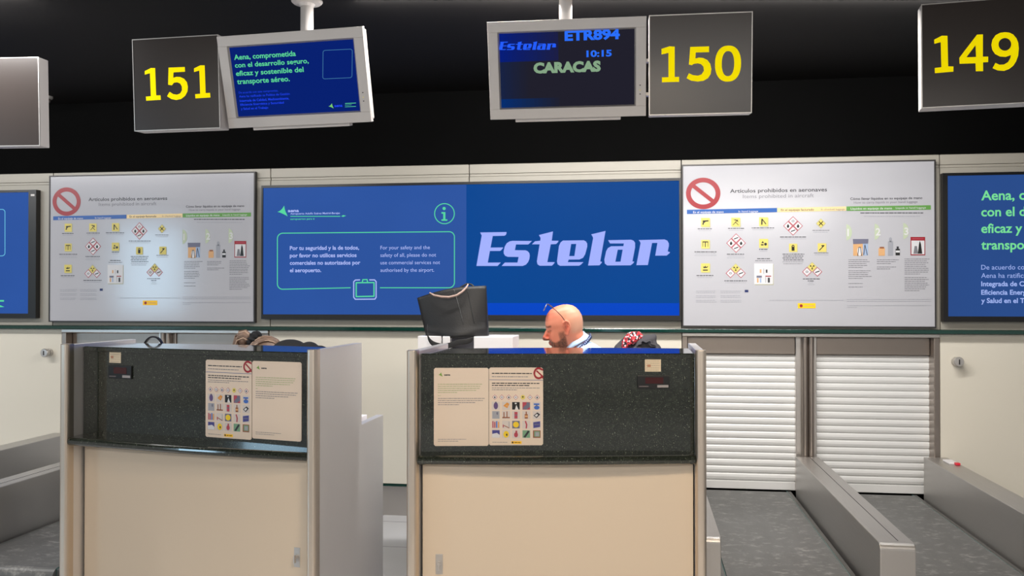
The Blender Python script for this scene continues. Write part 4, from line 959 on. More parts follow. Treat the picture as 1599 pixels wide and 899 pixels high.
# ================================================================== PEOPLE
def capsule(bm, a, b, ra, rb, sq=None):
    """tapered capsule between a and b; sq squashes across y or x"""
    a, b = Vector(a), Vector(b); ax = (b - a); L = ax.length; t = ax.normalized() if L > 1e-6 else Vector((0, 0, 1))
    up = Vector((0, 1, 0)) if abs(t.y) < .9 else Vector((1, 0, 0)); s1 = t.cross(up).normalized(); s2 = t.cross(s1)
    rings = []; n = 16; prof = []
    for k in range(5): q = PI / 2 * k / 5; prof.append((-ra * math.cos(q), ra * math.sin(q)))
    prof += [(0, ra), (L, rb)]
    for k in range(1, 6): q = PI / 2 * k / 5; prof.append((L + rb * math.sin(q), rb * math.cos(q)))
    for h, r in prof[1:-1]:
        rings.append([bm.verts.new(a + t * h + (s1 * math.cos(2 * PI * i / n) + s2 * math.sin(2 * PI * i / n) * (sq or 1)) * r) for i in range(n)])
    p0 = bm.verts.new(a + t * prof[0][0]); p1 = bm.verts.new(a + t * prof[-1][0])
    for i in range(n):
        bm.faces.new((p0, rings[0][(i + 1) % n], rings[0][i])); bm.faces.new((p1, rings[-1][i], rings[-1][(i + 1) % n]))
    for A, B in zip(rings, rings[1:]):
        for i in range(n): bm.faces.new((A[i], A[(i + 1) % n], B[(i + 1) % n], B[i]))
def ellipsoid(bm, c, r, M=None):
    g = bmesh.ops.create_uvsphere(bm, u_segments=20, v_segments=14, radius=1)['verts']
    for v in g:
        q = Vector((v.co.x * r[0], v.co.y * r[1], v.co.z * r[2]))
        if M: q = M @ q
        v.co = q + Vector(c)
def remeshed(bm, name, vox, mats, parent=None, smooth=4):
    bmesh.ops.recalc_face_normals(bm, faces=bm.faces)
    me = bpy.data.meshes.new(name + '_src'); bm.to_mesh(me); bm.free()
    o = bpy.data.objects.new(name + '_src', me); COL.objects.link(o)
    r = o.modifiers.new('r', 'REMESH'); r.mode = 'VOXEL'; r.voxel_size = vox
    s = o.modifiers.new('s', 'SMOOTH'); s.factor = .5; s.iterations = smooth
    dg = bpy.context.evaluated_depsgraph_get(); m2 = bpy.data.meshes.new_from_object(o.evaluated_get(dg))
    bpy.data.objects.remove(o); bpy.data.meshes.remove(me)
    m2.name = name; m2.materials.clear()
    for m in mats: m2.materials.append(m)
    for p in m2.polygons: p.use_smooth = True; p.material_index = 0
    q = bpy.data.objects.new(name, m2); COL.objects.link(q)
    if parent: q.parent = parent
    return q
def interp(tab, z):
    if z >= tab[0][0]: return tab[0][1:]
    for a, b in zip(tab, tab[1:]):
        if z >= b[0]:
            k = (a[0] - z) / (a[0] - b[0]); k = k * k * (3 - 2 * k) * .3 + k * .7
            return tuple(x + (y - x) * k for x, y in zip(a[1:], b[1:]))
    return tab[-1][1:]
#        z      front   back    half width
HEADT = [(.121, .004, -.020, .008), (.117, .030, -.045, .034), (.106, .055, -.070, .053), (.090, .073, -.086, .066), (.068, .086, -.099, .074), (.042, .093, -.106, .0775),
         (.022, .096, -.106, .077), (.006, .089, -.104, .075), (-.018, .088, -.098, .072), (-.042, .089, -.088, .067), (-.062, .089, -.074, .063), (-.080, .085, -.056, .058),
         (-.097, .087, -.034, .049), (-.110, .078, -.012, .038), (-.118, .060, .006, .022), (-.121, .04, .015, .008)]
def head(bm, M, beard=0, fem=False):
    nz, na = 44, 40; rings = []
    for j in range(nz + 1):
        z = .121 - .242 * (.5 - .5 * math.cos(PI * j / nz)); f, b, w = interp(HEADT, z)
        if fem: w *= .94; f *= .97; b *= .97
        c = (f + b) / 2; rx = (f - b) / 2; ring = []
        for i in range(na):
            a = 2 * PI * i / na; ca, sa = math.cos(a), math.sin(a); e = .86
            x = c + rx * math.copysign(abs(ca) ** e, ca); y = w * math.copysign(abs(sa) ** e, sa)
            if ca > .2:        # eye sockets
                s_ = math.exp(-((abs(y) - .033) / .015) ** 2) * math.exp(-((z - .002) / .013) ** 2); x -= .012 * s_
                s_ = math.exp(-((abs(y) - .04) / .02) ** 2) * math.exp(-((z + .035) / .02) ** 2); x += .003 * s_     # cheek
            ring.append(bm.verts.new(M @ Vector((x, y, z))))
        rings.append(ring)
    for A, B in zip(rings, rings[1:]):
        for i in range(na): bm.faces.new((A[i], B[i], B[(i + 1) % na], A[(i + 1) % na]))
    bm.faces.new(rings[0]); bm.faces.new(list(reversed(rings[-1])))
    C = lambda a, b, ra, rb: capsule(bm, M @ Vector(a), M @ Vector(b), ra, rb)
    C((.086, 0, .010), (.113, 0, -.030), .0085, .0125); C((.100, 0, -.038), (.116, 0, -.033), .010, .0105)
    for s in (-1, 1):
        C((.100, s * .012, -.038), (.108, s * .011, -.036), .008, .008)
        C((.086, s * .012, .020), (.078, s * .044, .022), .0085, .007)                       # brow ridge
        C((.079, s * .033, .001), (.0795, s * .033, .001), .0115, .0115)                     # eyeball under the lid
        C((.093, 0, -.060), (.083, s * .022, -.063), .0065, .004)                            # upper lip
        C((.091, 0, -.070), (.082, s * .018, -.069), .0065, .004)                            # lower lip
        C((.080, s * .012, -.100), (.074, s * .02, -.098), .016, .014)                       # chin
        # ear: rim, lobe and bowl
        E_ = [(a_ - .006, b_ + .005, c_ * 1.06) for a_, b_, c_ in [(-.004, .073, -.030), (-.002, .076, -.012), (.006, .077, .012), (.002, .081, .028), (-.012, .085, .034), (-.024, .087, .024), (-.026, .086, .004), (-.018, .083, -.014), (-.010, .079, -.028), (-.006, .077, -.036)]]
        for p, q in zip(E_, E_[1:]): C((p[0], s * p[1], p[2]), (q[0], s * q[1], q[2]), .0054, .0054)
        C((-.012, s * .078, .012), (-.014, s * .076, -.012), .012, .010); C((-.006, s * .077, -.030), (-.006, s * .077, -.034), .007, .007)
def hand(bm, wrist, direction, side, palm_n, curl=.5):
    """palm, four unequal bent fingers and a thumb that leaves the side of the palm"""
    d = Vector(direction).normalized(); n = Vector(palm_n).normalized(); n = (n - d * n.dot(d)).normalized(); s = d.cross(n) * side
    w = Vector(wrist); P = lambda a, b, c=0: w + d * a + s * b + n * c
    for k in range(4):
        b0 = (-.027 + .018 * k)
        capsule(bm, P(.0, b0 * .6), P(.088, b0), .014, .0115)
        L = (.062, .072, .078, .070)[k] if side else .07; L = (.058, .072, .08, .07)[k]
        a0 = P(.088, b0); ang = .25 * curl
        q = a0
        for j, (fr, r) in enumerate(((.45, .0092), (.3, .0085), (.25, .0076))):
            ang += (.35, .55, .4)[j] * curl; e = q + (d * math.cos(ang) + n * math.sin(ang)) * L * fr; capsule(bm, q, e, r, r * .93); q = e
    a = P(.022, .026); b = P(.058, .052, .012); c = P(.085, .056, .024); capsule(bm, a, b, .014, .011); capsule(bm, b, c, .0105, .0085)
def paint(o, fn):
    at = o.data.color_attributes.new('tint', 'FLOAT_COLOR', 'POINT')
    for i, v in enumerate(o.data.vertices): at.data[i].color = tuple(fn(v.co)) + (1,)
def skin_mat(name, rgb):
    m = mat(name, rgb, .48, spec=.4); nt = m.node_tree; b = nt.nodes['Principled BSDF']
    a = nt.nodes.new('ShaderNodeVertexColor'); a.layer_name = 'tint'; nt.links.new(a.outputs[0], b.inputs['Base Color'])
    b.inputs['Subsurface Weight'].default_value = .08; b.inputs['Subsurface Radius'].default_value = (.02, .008, .004)
    return m
G2 = lambda x, c, w: math.exp(-((x - c) / w) ** 2)
def mixc(a, b, k): k = max(0, min(1, k)); return tuple(x + (y - x) * k for x, y in zip(a, b))
def smooth01(x): x = max(0, min(1, x)); return x * x * (3 - 2 * x)

# ---- man leaning over the printers, in profile to the left
def man():
    hc = at_y(881, 511.5, 4.74)
    root = Vector((0.06, 4.76, 0)); t = thing('person', 'bald bearded man in light blue shirt, glasses on his head, bending behind the right-hand desk', 'person', root)
    MH = Matrix.Translation(hc - root) @ Matrix.Rotation(PI + R(5), 4, 'Z') @ Matrix.Rotation(R(13), 4, 'Y')
    V = lambda x, y, z: Vector((x, y, z)) - root
    bm = bmesh.new(); head(bm, MH)
    nb = V(-.325, 4.77, 1.275)
    capsule(bm, MH @ Vector((-.035, 0, -.05)), nb, .058, .064); capsule(bm, MH @ Vector((.0, 0, -.07)), nb + Vector((-.02, 0, -.02)), .050, .058)
    chest, hip = V(-.22, 4.77, 1.14), V(.02, 4.77, .93)
    capsule(bm, nb + Vector((.03, 0, -.05)), chest, .07, .11); capsule(bm, chest, hip, .12, .12)
    sh = {}; el = {}; wr = {}
    for s in (-1, 1):
        sh[s] = V(-.255, 4.77 + s * .18, 1.195); el[s] = V(-.30, 4.77 + s * .21, 1.02); wr[s] = V(-.52, 4.77 + s * .11, 1.255)
        el[s] = V(-.29, 4.77 + s * .235, .985); wr[s] = V(-.475, 4.77 + s * .11, 1.232)
        capsule(bm, nb + Vector((.03, s * .06, -.05)), sh[s], .055, .05); capsule(bm, sh[s], el[s], .047, .04); capsule(bm, el[s], wr[s], .038, .027)
        hand(bm, wr[s], Vector((-.16, -s * .01, -.006)), -s, (0, 0, -1), .3)
        hj, kn, an = V(.06, 4.77 + s * .09, .92), V(.0, 4.77 + s * .11, .5), V(.08, 4.77 + s * .12, .09)
        capsule(bm, hj, kn, .075, .055); capsule(bm, kn, an, .05, .036); capsule(bm, an + Vector((.02, 0, -.04)), an + Vector((-.15, s * .02, -.055)), .032, .026)
    SK = skin_mat('tanned_skin', (222, 150, 116))
    body = remeshed(bm, 'body', .0042, [SK], t, 3)
    inv = MH.inverted(); base, red, brd, scalp, dark = lin((222, 140, 112)), lin((214, 104, 82)), lin((70, 54, 46)), lin((204, 158, 132)), lin((60, 34, 30))
    def col(co):
        p = inv @ co
        if p.length > .2: return base
        c = mixc(base, red, .7 * G2(p.x, .11, .03) * G2(p.z, -.03, .03) + .45 * smooth01((p.z - .04) / .05) * smooth01((p.x - .0) / .05))
        c = mixc(c, scalp, .75 * smooth01((-.015 - p.x) / .03) * smooth01((p.z + .05) / .03))
        # beard: jaw line, moustache and chin
        jaw = smooth01((-.048 - .35 * (p.x - .03) - p.z + (.0 if p.x > .03 else .5 * (.03 - p.x))) / .014) * smooth01((p.x + .002) / .015)
        side = smooth01((.022 - abs(p.x - .02)) / .012) * smooth01((-.006 - p.z) / .02) * smooth01((abs(p.y) - .045) / .01)
        mou = smooth01((p.x - .075) / .008) * G2(p.z, -.052, .008)
        br = max(jaw, side * .75, mou)
        lim = -.028 - .8 * max(0, p.x) if p.x < .052 else -.0696 + .75 * (p.x - .052)
        br = max(br, smooth01((lim - p.z) / .008) * smooth01((p.x + .004) / .012))
        if p.x < .03 and p.z < -.1: br *= .5
        br *= .78 + .3 * noise.noise(co * 160)
        c = mixc(c, brd, br)
        lip = G2(p.z, -.066, .006) * smooth01((p.x - .082) / .006) * smooth01((.024 - abs(p.y)) / .006); c = mixc(c, lin((176, 92, 82)), lip)
        brow = G2(p.z, .024 + .004 * (abs(p.y) < .03), .0055) * smooth01((p.x - .06) / .01) * smooth01((abs(p.y) - .010) / .005); c = mixc(c, dark, brow * .85)
        eye = G2(p.z, .001, .0035) * G2(abs(p.y), .033, .012) * smooth01((p.x - .06) / .01); c = mixc(c, dark, eye)
        ear = G2(p.x, -.014, .018) * G2(p.z, .0, .04) * smooth01((abs(p.y) - .076) / .004); c = mixc(c, red, ear * .75)
        bowl = G2(p.x, -.008, .005) * G2(p.z, .006, .012) * smooth01((abs(p.y) - .07) / .006); c = mixc(c, dark, bowl * .6)  # shade in the ear hollow painted into the skin colour
        return c
    paint(body, col)
    # shirt: torso, sleeves, collar
    SHIRT = mat('light_blue_shirt', (186, 214, 244), .7, bump=(40, .25, (1, 1, 1)), spec=.25)
    bm = bmesh.new()
    capsule(bm, nb + Vector((.045, 0, -.065)), chest, .088, .135, 1.25); capsule(bm, chest, hip, .14, .145, 1.2)
    for s in (-1, 1):
        capsule(bm, nb + Vector((.045, s * .05, -.055)), sh[s] + Vector((.0, -s * .01, -.01)), .066, .075); capsule(bm, sh[s], sh[s].lerp(el[s], .75), .072, .06)
    ellipsoid(bm, nb + Vector((.075, 0, -.06)), (.12, .15, .075), Matrix.Rotation(R(44), 3, 'Y'))
    shirt = remeshed(bm, 'shirt', .008, [SHIRT], t, 5)
    # collar stand and folded leaf around the neck
    nd = Vector((-.50, 0, .866)); sx = Vector((0, 1, 0)).cross(nd).normalized() * -1; sy = Vector((0, 1, 0))
    c0 = V(-.338, 4.77, 1.298)
    def collar(u, v):
        a = R(-205) + R(50) * 0 + R(410 - 0) * 0 + (-R(150) + R(300) * u); fx = .072 + .016 * v; r = fx
        back = -math.cos(a)      # -1 at the nape
        p = c0 + (sx * (-math.cos(a)) * r * 1.05 + sy * math.sin(a) * r) + nd * (.030 - .034 * v)
        return p
    # sx points backwards-up; leave the gap at the throat
    fwd = Vector((-1, 0, 0)); fx_ = (fwd - nd * fwd.dot(nd)).normalized()
    def collar(u, v):
        a = R(28) + R(304) * u
        r = .069 + .020 * v ** 1.4
        return c0 + (fx_ * math.cos(a) + sy * math.sin(a)) * r + nd * (.036 - .046 * v) - fx_ * (.0) + fx_ * (.02 * v * max(0, math.cos(a)))
    MB().grid(collar, 40, 5, SHIRT).build('collar', t, smooth=True, solid=.003)
    # lanyard: dark navy band from the nape over the near shoulder to the chest, with pale marks
    NV = mat('navy_lanyard', (34, 44, 92), .6); PL = mat('pale_lanyard_marks', (176, 190, 226), .6)
    for s in (-1, 1):
        path = [c0 + (fx_ * math.cos(a) + sy * s * math.sin(a)) * (.094 + .012 * k / 6) + nd * (.004 - .010 * k) for k, a in enumerate([R(q) for q in (180, 160, 138, 116, 94, 74, 56)])]
        path += [path[-1] + Vector((.0, -s * .012, -.05)), path[-1] + Vector((.03, -s * .03, -.13))]
        b = MB(); vs = []
        for k, q in enumerate(path):
            tt = (path[min(k + 1, len(path) - 1)] - path[max(k - 1, 0)]).normalized(); rad = (q - c0).normalized(); wv = tt.cross(rad).normalized() * .009
            vs += [q + wv, q - wv]
        b.add(vs, [(2 * i, 2 * i + 1, 2 * i + 3, 2 * i + 2) for i in range(len(path) - 1)], NV)
        ln = b.build('lanyard', t, solid=.0025, smooth=True)
        b = MB()
        for i in range(len(path) - 1):
            a0, a1 = vs[2 * i], vs[2 * i + 1]; b0, b1 = vs[2 * i + 2], vs[2 * i + 3]; out = ((a0 + a1 + b0 + b1) / 4 - c0).normalized() * .0022
            for j in range(3):
                f0, f1 = (j + .15) / 3, (j + .62) / 3
                q = [a0.lerp(b0, f0).lerp(a1.lerp(b1, f0), .3), a0.lerp(b0, f1).lerp(a1.lerp(b1, f1), .22), a0.lerp(b0, f1).lerp(a1.lerp(b1, f1), .72), a0.lerp(b0, f0).lerp(a1.lerp(b1, f0), .6)]
                b.add([x + out for x in q], [(0, 1, 2, 3)], PL)
        b.build('lanyard_marks', ln, fix=False)
    # trousers and shoes
    bm = bmesh.new(); NT = mat('navy_trousers', (30, 34, 48), .8)
    ellipsoid(bm, V(.06, 4.77, .93), (.15, .19, .14))
    for s in (-1, 1):
        hj, kn, an = V(.06, 4.77 + s * .09, .90), V(.0, 4.77 + s * .11, .5), V(.08, 4.77 + s * .12, .11)
        capsule(bm, hj, kn, .095, .072); capsule(bm, kn, an, .07, .058)
    remeshed(bm, 'trousers', .01, [NT], t)
    for s in (-1, 1):
        bm = bmesh.new(); a = V(.10, 4.77 + s * .12, .045); capsule(bm, a, a + Vector((-.2, s * .02, -.004)), .043, .038); capsule(bm, a + Vector((-.02, 0, .03)), a + Vector((-.07, 0, .03)), .042, .038)
        remeshed(bm, 'shoe', .008, [LEATHER], t)
    return t, MH, root
mt, MH, mroot = man()
# reading glasses pushed up on the crown
gl = thing('reading_glasses', 'thin metal framed glasses pushed up on the bald man\'s forehead', 'glasses', mroot)
WIRE = mat('dark_wire_frame', (70, 52, 46), .4, .3); LENS = mat('spectacle_lens', (215, 230, 245), .04); LENS.node_tree.nodes['Principled BSDF'].inputs['Transmission Weight'].default_value = .85
MG = MH
for s in (-1, 1):
    cen = Vector((.073, s * .034, .128)); ax1 = Vector((.62, 0, -.78)); ax2 = Vector((0, 1, 0)); ring = [MG @ (cen + (ax1 * .019 * math.sin(2 * PI * k / 24) + ax2 * .027 * math.cos(2 * PI * k / 24))) for k in range(25)]
    MB().tube(ring, .0024, mat('pale_metal_rim', (150, 160, 176), .3, .6), 8, cap=False).build('rim', gl, smooth=True)
    b = MB(); b.add(ring[:24], [list(range(24))], LENS); b.build('lens', gl, solid=.0012)
    tmp = [(.058, s * .062, .142), (.045, s * .070, .130), (.02, s * .078, .098), (.0, s * .082, .066), (-.012, s * .083, .038), (-.02, s * .084, .028)]
    MB().tube([MG @ Vector(q) for q in tmp], .0022, WIRE, 8).build('temple', gl, smooth=True)
MB().tube([MG @ Vector(q) for q in ((.072, -.008, .131), (.070, 0, .135), (.072, .008, .131))], .0021, WIRE, 8).build('bridge', gl, smooth=True)

# ---- woman bent far forward behind the left desk: hair bun and black back show
def woman():
    root = Vector((-1.80, 4.82, 0)); t = thing('person', 'person with brown hair in a black band, black top, head down behind the left-hand desk', 'person', root)
    V = lambda x, y, z: Vector((x, y, z)) - root
    hc = V(-2.06, 4.80, 1.188)
    # face down and a little towards the viewer
    MH = Matrix.Translation(hc) @ Matrix.Rotation(PI + R(14), 4, 'Z') @ Matrix.Rotation(R(62), 4, 'Y')
    bm = bmesh.new(); head(bm, MH, fem=True)
    nb = V(-1.94, 4.81, 1.185)
    capsule(bm, MH @ Vector((-.02, 0, -.05)), nb, .048, .052)
    chest, hip = V(-1.84, 4.82, 1.12), V(-1.745, 4.82, .64)
    capsule(bm, nb, chest, .06, .09); capsule(bm, chest, hip, .10, .12)
    sh = {}; el = {}; wr = {}
    for s in (-1, 1):
        sh[s] = V(-1.86, 4.82 + s * .15, 1.15); el[s] = V(-1.93, 4.80 + s * .19, .99); wr[s] = V(-2.10, 4.70 + s * .10, .96)
        capsule(bm, nb + Vector((.02, s * .05, -.02)), sh[s], .05, .045); capsule(bm, sh[s], el[s], .040, .034); capsule(bm, el[s], wr[s], .032, .023)
        hand(bm, wr[s], Vector((-.12, -.05, -.012)), -s, (0, 0, -1), .35)
        hj, kn, an = V(-1.75, 4.82 + s * .09, .58), V(-2.13, 4.82 + s * .10, .56), V(-2.06, 4.82 + s * .10, .08)
        capsule(bm, hj, kn, .08, .055); capsule(bm, kn, an, .048, .033); capsule(bm, an + Vector((.01, 0, -.03)), an + Vector((-.14, 0, -.045)), .028, .024)
    SK = skin_mat('pale_skin', (236, 186, 160)); body = remeshed(bm, 'body', .0048, [SK], t, 3)
    base = lin((238, 190, 166)); lipc = lin((190, 100, 96)); dark = lin((70, 48, 40)); inv = MH.inverted()
    def col(co):
        p = inv @ co
        if p.length > .16: return base
        c = mixc(base, lipc, G2(p.z, -.066, .007) * smooth01((p.x - .078) / .006) * smooth01((.022 - abs(p.y)) / .006))
        return mixc(c, dark, G2(p.z, .024, .004) * smooth01((p.x - .06) / .01) * smooth01((abs(p.y) - .012) / .005) + G2(p.z, .001, .003) * G2(abs(p.y), .033, .012) * smooth01((p.x - .06) / .01))
    paint(body, col)
    HAIR = mat('light_brown_hair', (112, 90, 76), .45, vary=(9, .75, (1, 6, 6)), bump=(30, .8, (1, 9, 9)))
    HAIR2 = mat('blond_hair_strand', (160, 136, 118), .4)
    bm = bmesh.new()
    M3 = MH.to_3x3()
    ellipsoid(bm, MH @ Vector((-.018, 0, .030)), (.104, .087, .102), M3); ellipsoid(bm, MH @ Vector((-.045, 0, -.02)), (.066, .076, .07), M3)
    h = remeshed(bm, 'hair', .006, [HAIR], t)
    # strands combed back over the crown
    b = MB(); random.seed(5)
    for k in range(60):
        ya = random.uniform(-.075, .075); pts = []
        for j in range(9):
            q = j / 8; ang = R(-35 + 150 * q); yy = ya * (1 - .55 * max(0, q - .3)); rr2 = max(.2, 1 - (yy / .094) ** 2) ** .5
            pts.append(MH @ Vector((-.018 - .106 * rr2 * math.sin(ang) * 1.0, yy + .003 * math.sin(7 * q + k), .030 + .104 * rr2 * math.cos(ang) + random.uniform(-.001, .004))))
        b.tube(pts, .004, HAIR2 if k % 3 == 0 else HAIR, 6, rr=[.002, .004, .0045, .005, .005, .005, .0045, .004, .002])
    b.build('strands', h, smooth=True)
    # gathered bun lobes and loose strands
    bun = V(-2.185, 4.79, 1.322)
    b = MB(); random.seed(3)
    for k in range(46):
        a = random.uniform(0, 2 * PI); r0 = random.uniform(.006, .034); tl = random.uniform(-.05, .01)
        st = bun + Vector((.03, math.cos(a) * r0 * .8, -.022 + math.sin(a) * r0 * .6))
        b.tube([st, bun + Vector((-.012, math.cos(a) * r0, math.sin(a) * r0 * .8 + .006)), bun + Vector((-.045 + tl * .3, math.cos(a) * r0 * 1.3, -.005 + math.sin(a) * r0)), bun + Vector((-.066 + tl * .4, math.cos(a) * r0 * 1.5, -.05 + math.sin(a) * r0 + tl)), bun + Vector((-.06 + tl * .2, math.cos(a) * r0 * 1.2, -.09 + tl))], .006, HAIR2 if k % 4 == 0 else HAIR, 6, rr=[.006, .007, .006, .004, .002])
    b.build('ponytail', h, smooth=True)
    bm = bmesh.new(); ellipsoid(bm, bun + Vector((-.028, 0, -.022)), (.034, .034, .036)); ellipsoid(bm, bun + Vector((.0, 0, -.008)), (.026, .03, .026)); remeshed(bm, 'bun', .005, [HAIR], h)
    # black scrunchie
    b = MB()
    def scr(u, v):
        a, c = 2 * PI * u, 2 * PI * v; rr_ = .019 * (1 + .22 * math.sin(11 * a) + .12 * math.sin(17 * a + c)); Rr = .032
        ce = bun + Vector((.040, 0, -.020)); ax = Vector((.75, 0, -.3)).normalized(); s1 = Vector((0, 1, 0)); s2 = ax.cross(s1)
        rad = s1 * math.cos(a) + s2 * math.sin(a); return ce + rad * (Rr + rr_ * math.cos(c)) + ax * rr_ * 1.25 * math.sin(c)
    b.grid(scr, 66, 12, mat('black_velvet', (14, 14, 18), .9)); b.build('hair_band', h, smooth=True)['label'] = 'black fabric hair band'
    # black top
    BT = mat('black_knit_top', (13, 13, 17), .85, bump=(60, .3, (1, 1, 1)))
    bm = bmesh.new()
    capsule(bm, nb + Vector((.035, 0, .0)), chest, .074, .112, 1.3); capsule(bm, chest + Vector((.0, 0, .0)), hip, .112, .13, 1.2)
    ellipsoid(bm, V(-1.94, 4.80, 1.238), (.10, .13, .070)); ellipsoid(bm, V(-1.83, 4.80, 1.236), (.055, .11, .060)); ellipsoid(bm, V(-1.77, 4.80, 1.215), (.055, .11, .06))
    for s in (-1, 1): capsule(bm, sh[s] + Vector((.02, 0, .0)), el[s], .062, .048); capsule(bm, el[s], el[s].lerp(wr[s], .85), .045, .036)
    remeshed(bm, 'black_top', .008, [BT], t, 4)
    bm = bmesh.new(); ellipsoid(bm, V(-1.75, 4.82, .60), (.14, .18, .12))
    for s in (-1, 1):
        hj, kn, an = V(-1.75, 4.82 + s * .09, .58), V(-2.13, 4.82 + s * .10, .56), V(-2.06, 4.82 + s * .10, .1); capsule(bm, hj, kn, .095, .068); capsule(bm, kn, an, .064, .05)
    remeshed(bm, 'trousers', .01, [mat('dark_trousers', (26, 26, 32), .8)], t)
    for s in (-1, 1):
        bm = bmesh.new(); a = V(-2.045, 4.82 + s * .10, .04); capsule(bm, a, a + Vector((-.17, 0, -.004)), .038, .034); capsule(bm, a + Vector((-.01, 0, .03)), a + Vector((-.05, 0, .03)), .038, .034)
        remeshed(bm, 'shoe', .008, [LEATHER], t)
woman()
# her hands rest on a low return desk
t = thing('return_desk', 'grey low desk behind the left-hand desk, under the bent person\'s hands', 'desk', (-2.22, 4.80, 0))
MB().box(-.24, .16, -.22, .22, .895, .925, CABW).build('desk_top', t, bevel=.003)
for sx_ in (-.21, .13):
    for sy_ in (-.19, .19): MB().box(sx_ - .02, sx_ + .02, sy_ - .02, sy_ + .02, 0, .895, ST_Z).build('leg', t, bevel=.003)

t = thing('swivel_stool', 'low swivel stool under the bent person, hidden behind the left-hand desk', 'stool', (-1.76, 4.82, 0))
MB().lathe([(0, .41), (.17, .41), (.19, .43), (.19, .455), (.17, .475), (0, .475)], (0, 0, 0), mat('black_upholstery', (24, 24, 26), .8)).build('seat', t)
MB().lathe([(0, .03), (.18, .03), (.18, .045), (.03, .06), (.025, .41), (0, .41)], (0, 0, 0), ALU2).build('column', t)
MB().lathe([(0, 0), (.19, 0), (.19, .03), (0, .03)], (0, 0, 0), BLACKP).build('base', t)
# ------------------------------------------------------------------ chair with jacket and scarf
cx_, cy_ = -.012, 5.22
t = thing('drafting_chair', 'high black swivel chair behind the right-hand desk, under a charcoal jacket', 'chair', (cx_, cy_, 0))
CH = mat('black_upholstery', (24, 24, 26), .8)
MB().box(-.125, .125, -.03, .03, .86, 1.26, CH).build('backrest', t, bevel=.025, seg=4)
MB().box(-.22, .22, .02, .44, .66, .74, CH).build('seat', t, bevel=.03, seg=4)
MB().box(-.03, .03, -.04, -.02, .68, 1.0, BLACKP).box(-.03, .03, -.04, .2, .645, .66, BLACKP).build('back_support', t, bevel=.003)
MB().tube([(0, .22, .1), (0, .22, .66)], .025, ALU2, 16).build('column', t, smooth=True)
for k in range(5):
    a = 2 * PI * k / 5 + .3; e = Vector((.2 * math.cos(a), .22 + .2 * math.sin(a), .075)); l = MB().tube([(0, .22, .1), e], .018, BLACKP, 10).build('foot', t)
    MB().lathe([(0, -.012), (.027, -.012), (.03, 0), (.027, .012), (0, .012)], (e.x, e.y, .03), BLACKP, 16, 'y').tube([e, (e.x, e.y, .03)], .008, BLACKP, 8).build('caster', l)
JK = mat('charcoal_fleece', (66, 64, 68), .9, bump=(50, .5, (1, 1, 1)), vary=(12, .2, (1, 1, 1)))
jt = thing('jacket', 'charcoal hooded jacket draped over the chair back right of the man', 'jacket', (cx_, cy_, .8))
def jpx(px, py, dy=0): q = at_y(px, py, cy_ + dy); return q - Vector((cx_, cy_, .8))
bm = bmesh.new()
# shoulders over the backrest with the hood fold on the right
out = [(962, 545), (968, 531), (980, 521), (996, 519), (1012, 521), (1024, 522), (1030, 534), (1034, 546)]
def j2(px, py, dy, r0, px2, py2, dy2, r1, sq=None): capsule(bm, jpx(px, py, dy), jpx(px2, py2, dy2), r0, r1, sq)
j2(970, 541, 0, .030, 983, 530, 0, .032); j2(983, 530, 0, .034, 1006, 534, 0, .036)
j2(1000, 538, -.03, .034, 1020, 528, -.02, .022); j2(1018, 528, -.02, .020, 1024, 548, -.03, .022); j2(1006, 528, -.02, .018, 1022, 525, -.02, .015)
j2(1008, 546, -.05, .026, 1018, 548, -.05, .024)
j2(966, 550, 0, .036, 1014, 553, 0, .03)
# body hanging down both sides
capsule(bm, (-.1, -.055, .42), (-.12, -.06, .0), .04, .045); capsule(bm, (.1, -.055, .42), (.11, -.06, .0), .04, .045); capsule(bm, (0, -.06, .42), (0, -.062, .02), .045, .04)
capsule(bm, (-.095, 0, .44), (.095, 0, .44), .042, .042); capsule(bm, (-.1, .06, .42), (-.1, .062, .2), .035, .03); capsule(bm, (.1, .06, .42), (.1, .062, .2), .035, .03)
remeshed(bm, 'shell', .007, [JK], jt, 3)
def hood(u, v):
    a = PI * u; q = jpx(1009, 541, -.085); r = .030 + .006 * math.sin(7 * a)
    return q + Vector((-r * 1.5 * math.cos(a), .03 * v, r * math.sin(a) - .006 * v))
MB().grid(hood, 20, 4, JK).build('hood_rim', jt, smooth=True, solid=.007)
SCF = mat('red_black_patterned_scarf', (190, 40, 48), .8)
nt = SCF.node_tree; bs = nt.nodes['Principled BSDF']; tc = nt.nodes.new('ShaderNodeTexCoord'); vo = nt.nodes.new('ShaderNodeTexVoronoi'); vo.inputs['Scale'].default_value = 130
cr_ = nt.nodes.new('ShaderNodeValToRGB'); cr_.color_ramp.interpolation = 'CONSTANT'
for pos, c in ((0, (176, 40, 52)), (.34, (26, 20, 24)), (.66, (214, 60, 66)), (.84, (226, 196, 200))):
    e = cr_.color_ramp.elements[0] if pos == 0 else cr_.color_ramp.elements.new(pos); e.color = lin(c) + (1,)
cr_.color_ramp.elements.remove(cr_.color_ramp.elements[-1]) if len(cr_.color_ramp.elements) > 4 else None
sp = nt.nodes.new('ShaderNodeSeparateColor'); nt.links.new(tc.outputs['Object'], vo.inputs['Vector']); nt.links.new(vo.outputs['Color'], sp.inputs[0]); nt.links.new(sp.outputs[0], cr_.inputs[0]); nt.links.new(cr_.outputs[0], bs.inputs['Base Color'])
st = thing('scarf', 'red, black and white patterned scarf tucked in the charcoal jacket', 'scarf', (cx_, cy_, .8))
bm = bmesh.new()
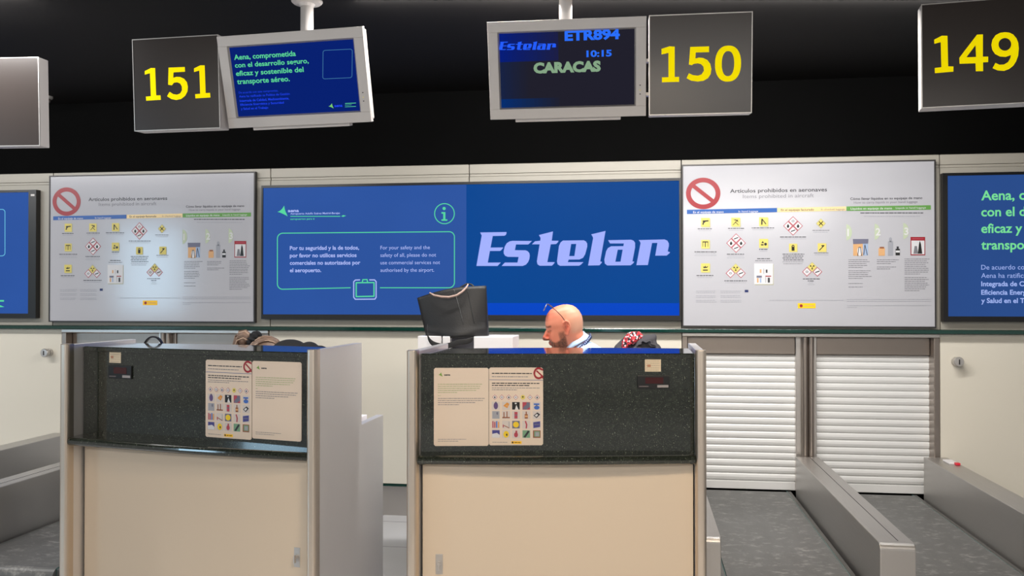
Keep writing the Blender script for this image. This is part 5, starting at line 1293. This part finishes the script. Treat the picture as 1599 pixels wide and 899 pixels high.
for a in ((976, 534, -.05, .020, 984, 524, -.035, .022), (984, 524, -.035, .022, 996, 521, -.02, .017), (994, 521.5, -.02, .017, 1001, 524, -.02, .013), (974, 545, -.05, .018, 977, 534, -.05, .018), (984, 530, -.045, .026, 998, 527, -.03, .018), (978, 538, -.05, .02, 990, 532, -.05, .016)): j2(*a)
remeshed(bm, 'cloth', .005, [SCF], st, 2)

# ================================================================== LIGHT
W = bpy.data.worlds.new('world'); SC.world = W; W.use_nodes = True
W.node_tree.nodes['Background'].inputs[0].default_value = (.82, .80, .78, 1); W.node_tree.nodes['Background'].inputs[1].default_value = .5
def area(name, loc, rot, sx, sy, power, col=(1, .96, .9), spread=180):
    l = bpy.data.lights.new(name, 'AREA'); l.shape = 'RECTANGLE'; l.size = sx; l.size_y = sy; l.energy = power; l.color = col; l.spread = R(spread)
    o = bpy.data.objects.new(name, l); COL.objects.link(o); o.location = loc; o.rotation_euler = rot; return o
area('ceiling_panel_light_queue', (-1.2, .9, 2.95), (R(22), 0, 0), 6, .5, 45, (1, .91, .80))
area('ceiling_panel_light_hall', (-1.0, -2.5, 2.95), (R(25), 0, 0), 8, 1.0, 330, (1, .97, .93))
area('wall_fill_strip', (.12, 4.375, 2.972), (R(26), 0, R(8.1)), 3.0, .08, 122, (1, .97, .93))  # unseen strip added to brighten the wall behind the desks
area('wall_fill_strip_left', (-4.9, 3.75, 2.96), (R(34), 0, R(4)), 4.0, .1, 104, (1, .98, .96))  # added fill for the left end of the wall, out of view
area('warm_downlight', (.2, 1.5, 2.9), (R(25), 0, 0), .5, .3, 28, (1, .80, .58), 120)
area('cool_glow_light_far', (-8.35, -2.2, 2.0), (R(90), 0, R(-32)), 1.0, 1.5, 56, (.5, .78, 1))  # unseen cool light added for the bluish glow reflected on the left poster

SC.view_settings.view_transform = 'Standard'; SC.view_settings.look = 'None'; SC.view_settings.gamma = 1
SC.view_settings.exposure = 0; SC.view_settings.use_curve_mapping = False
SC.render.film_transparent = False
SC.cycles.use_denoising = True; SC.cycles.max_bounces = 8; SC.cycles.sample_clamp_indirect = 6
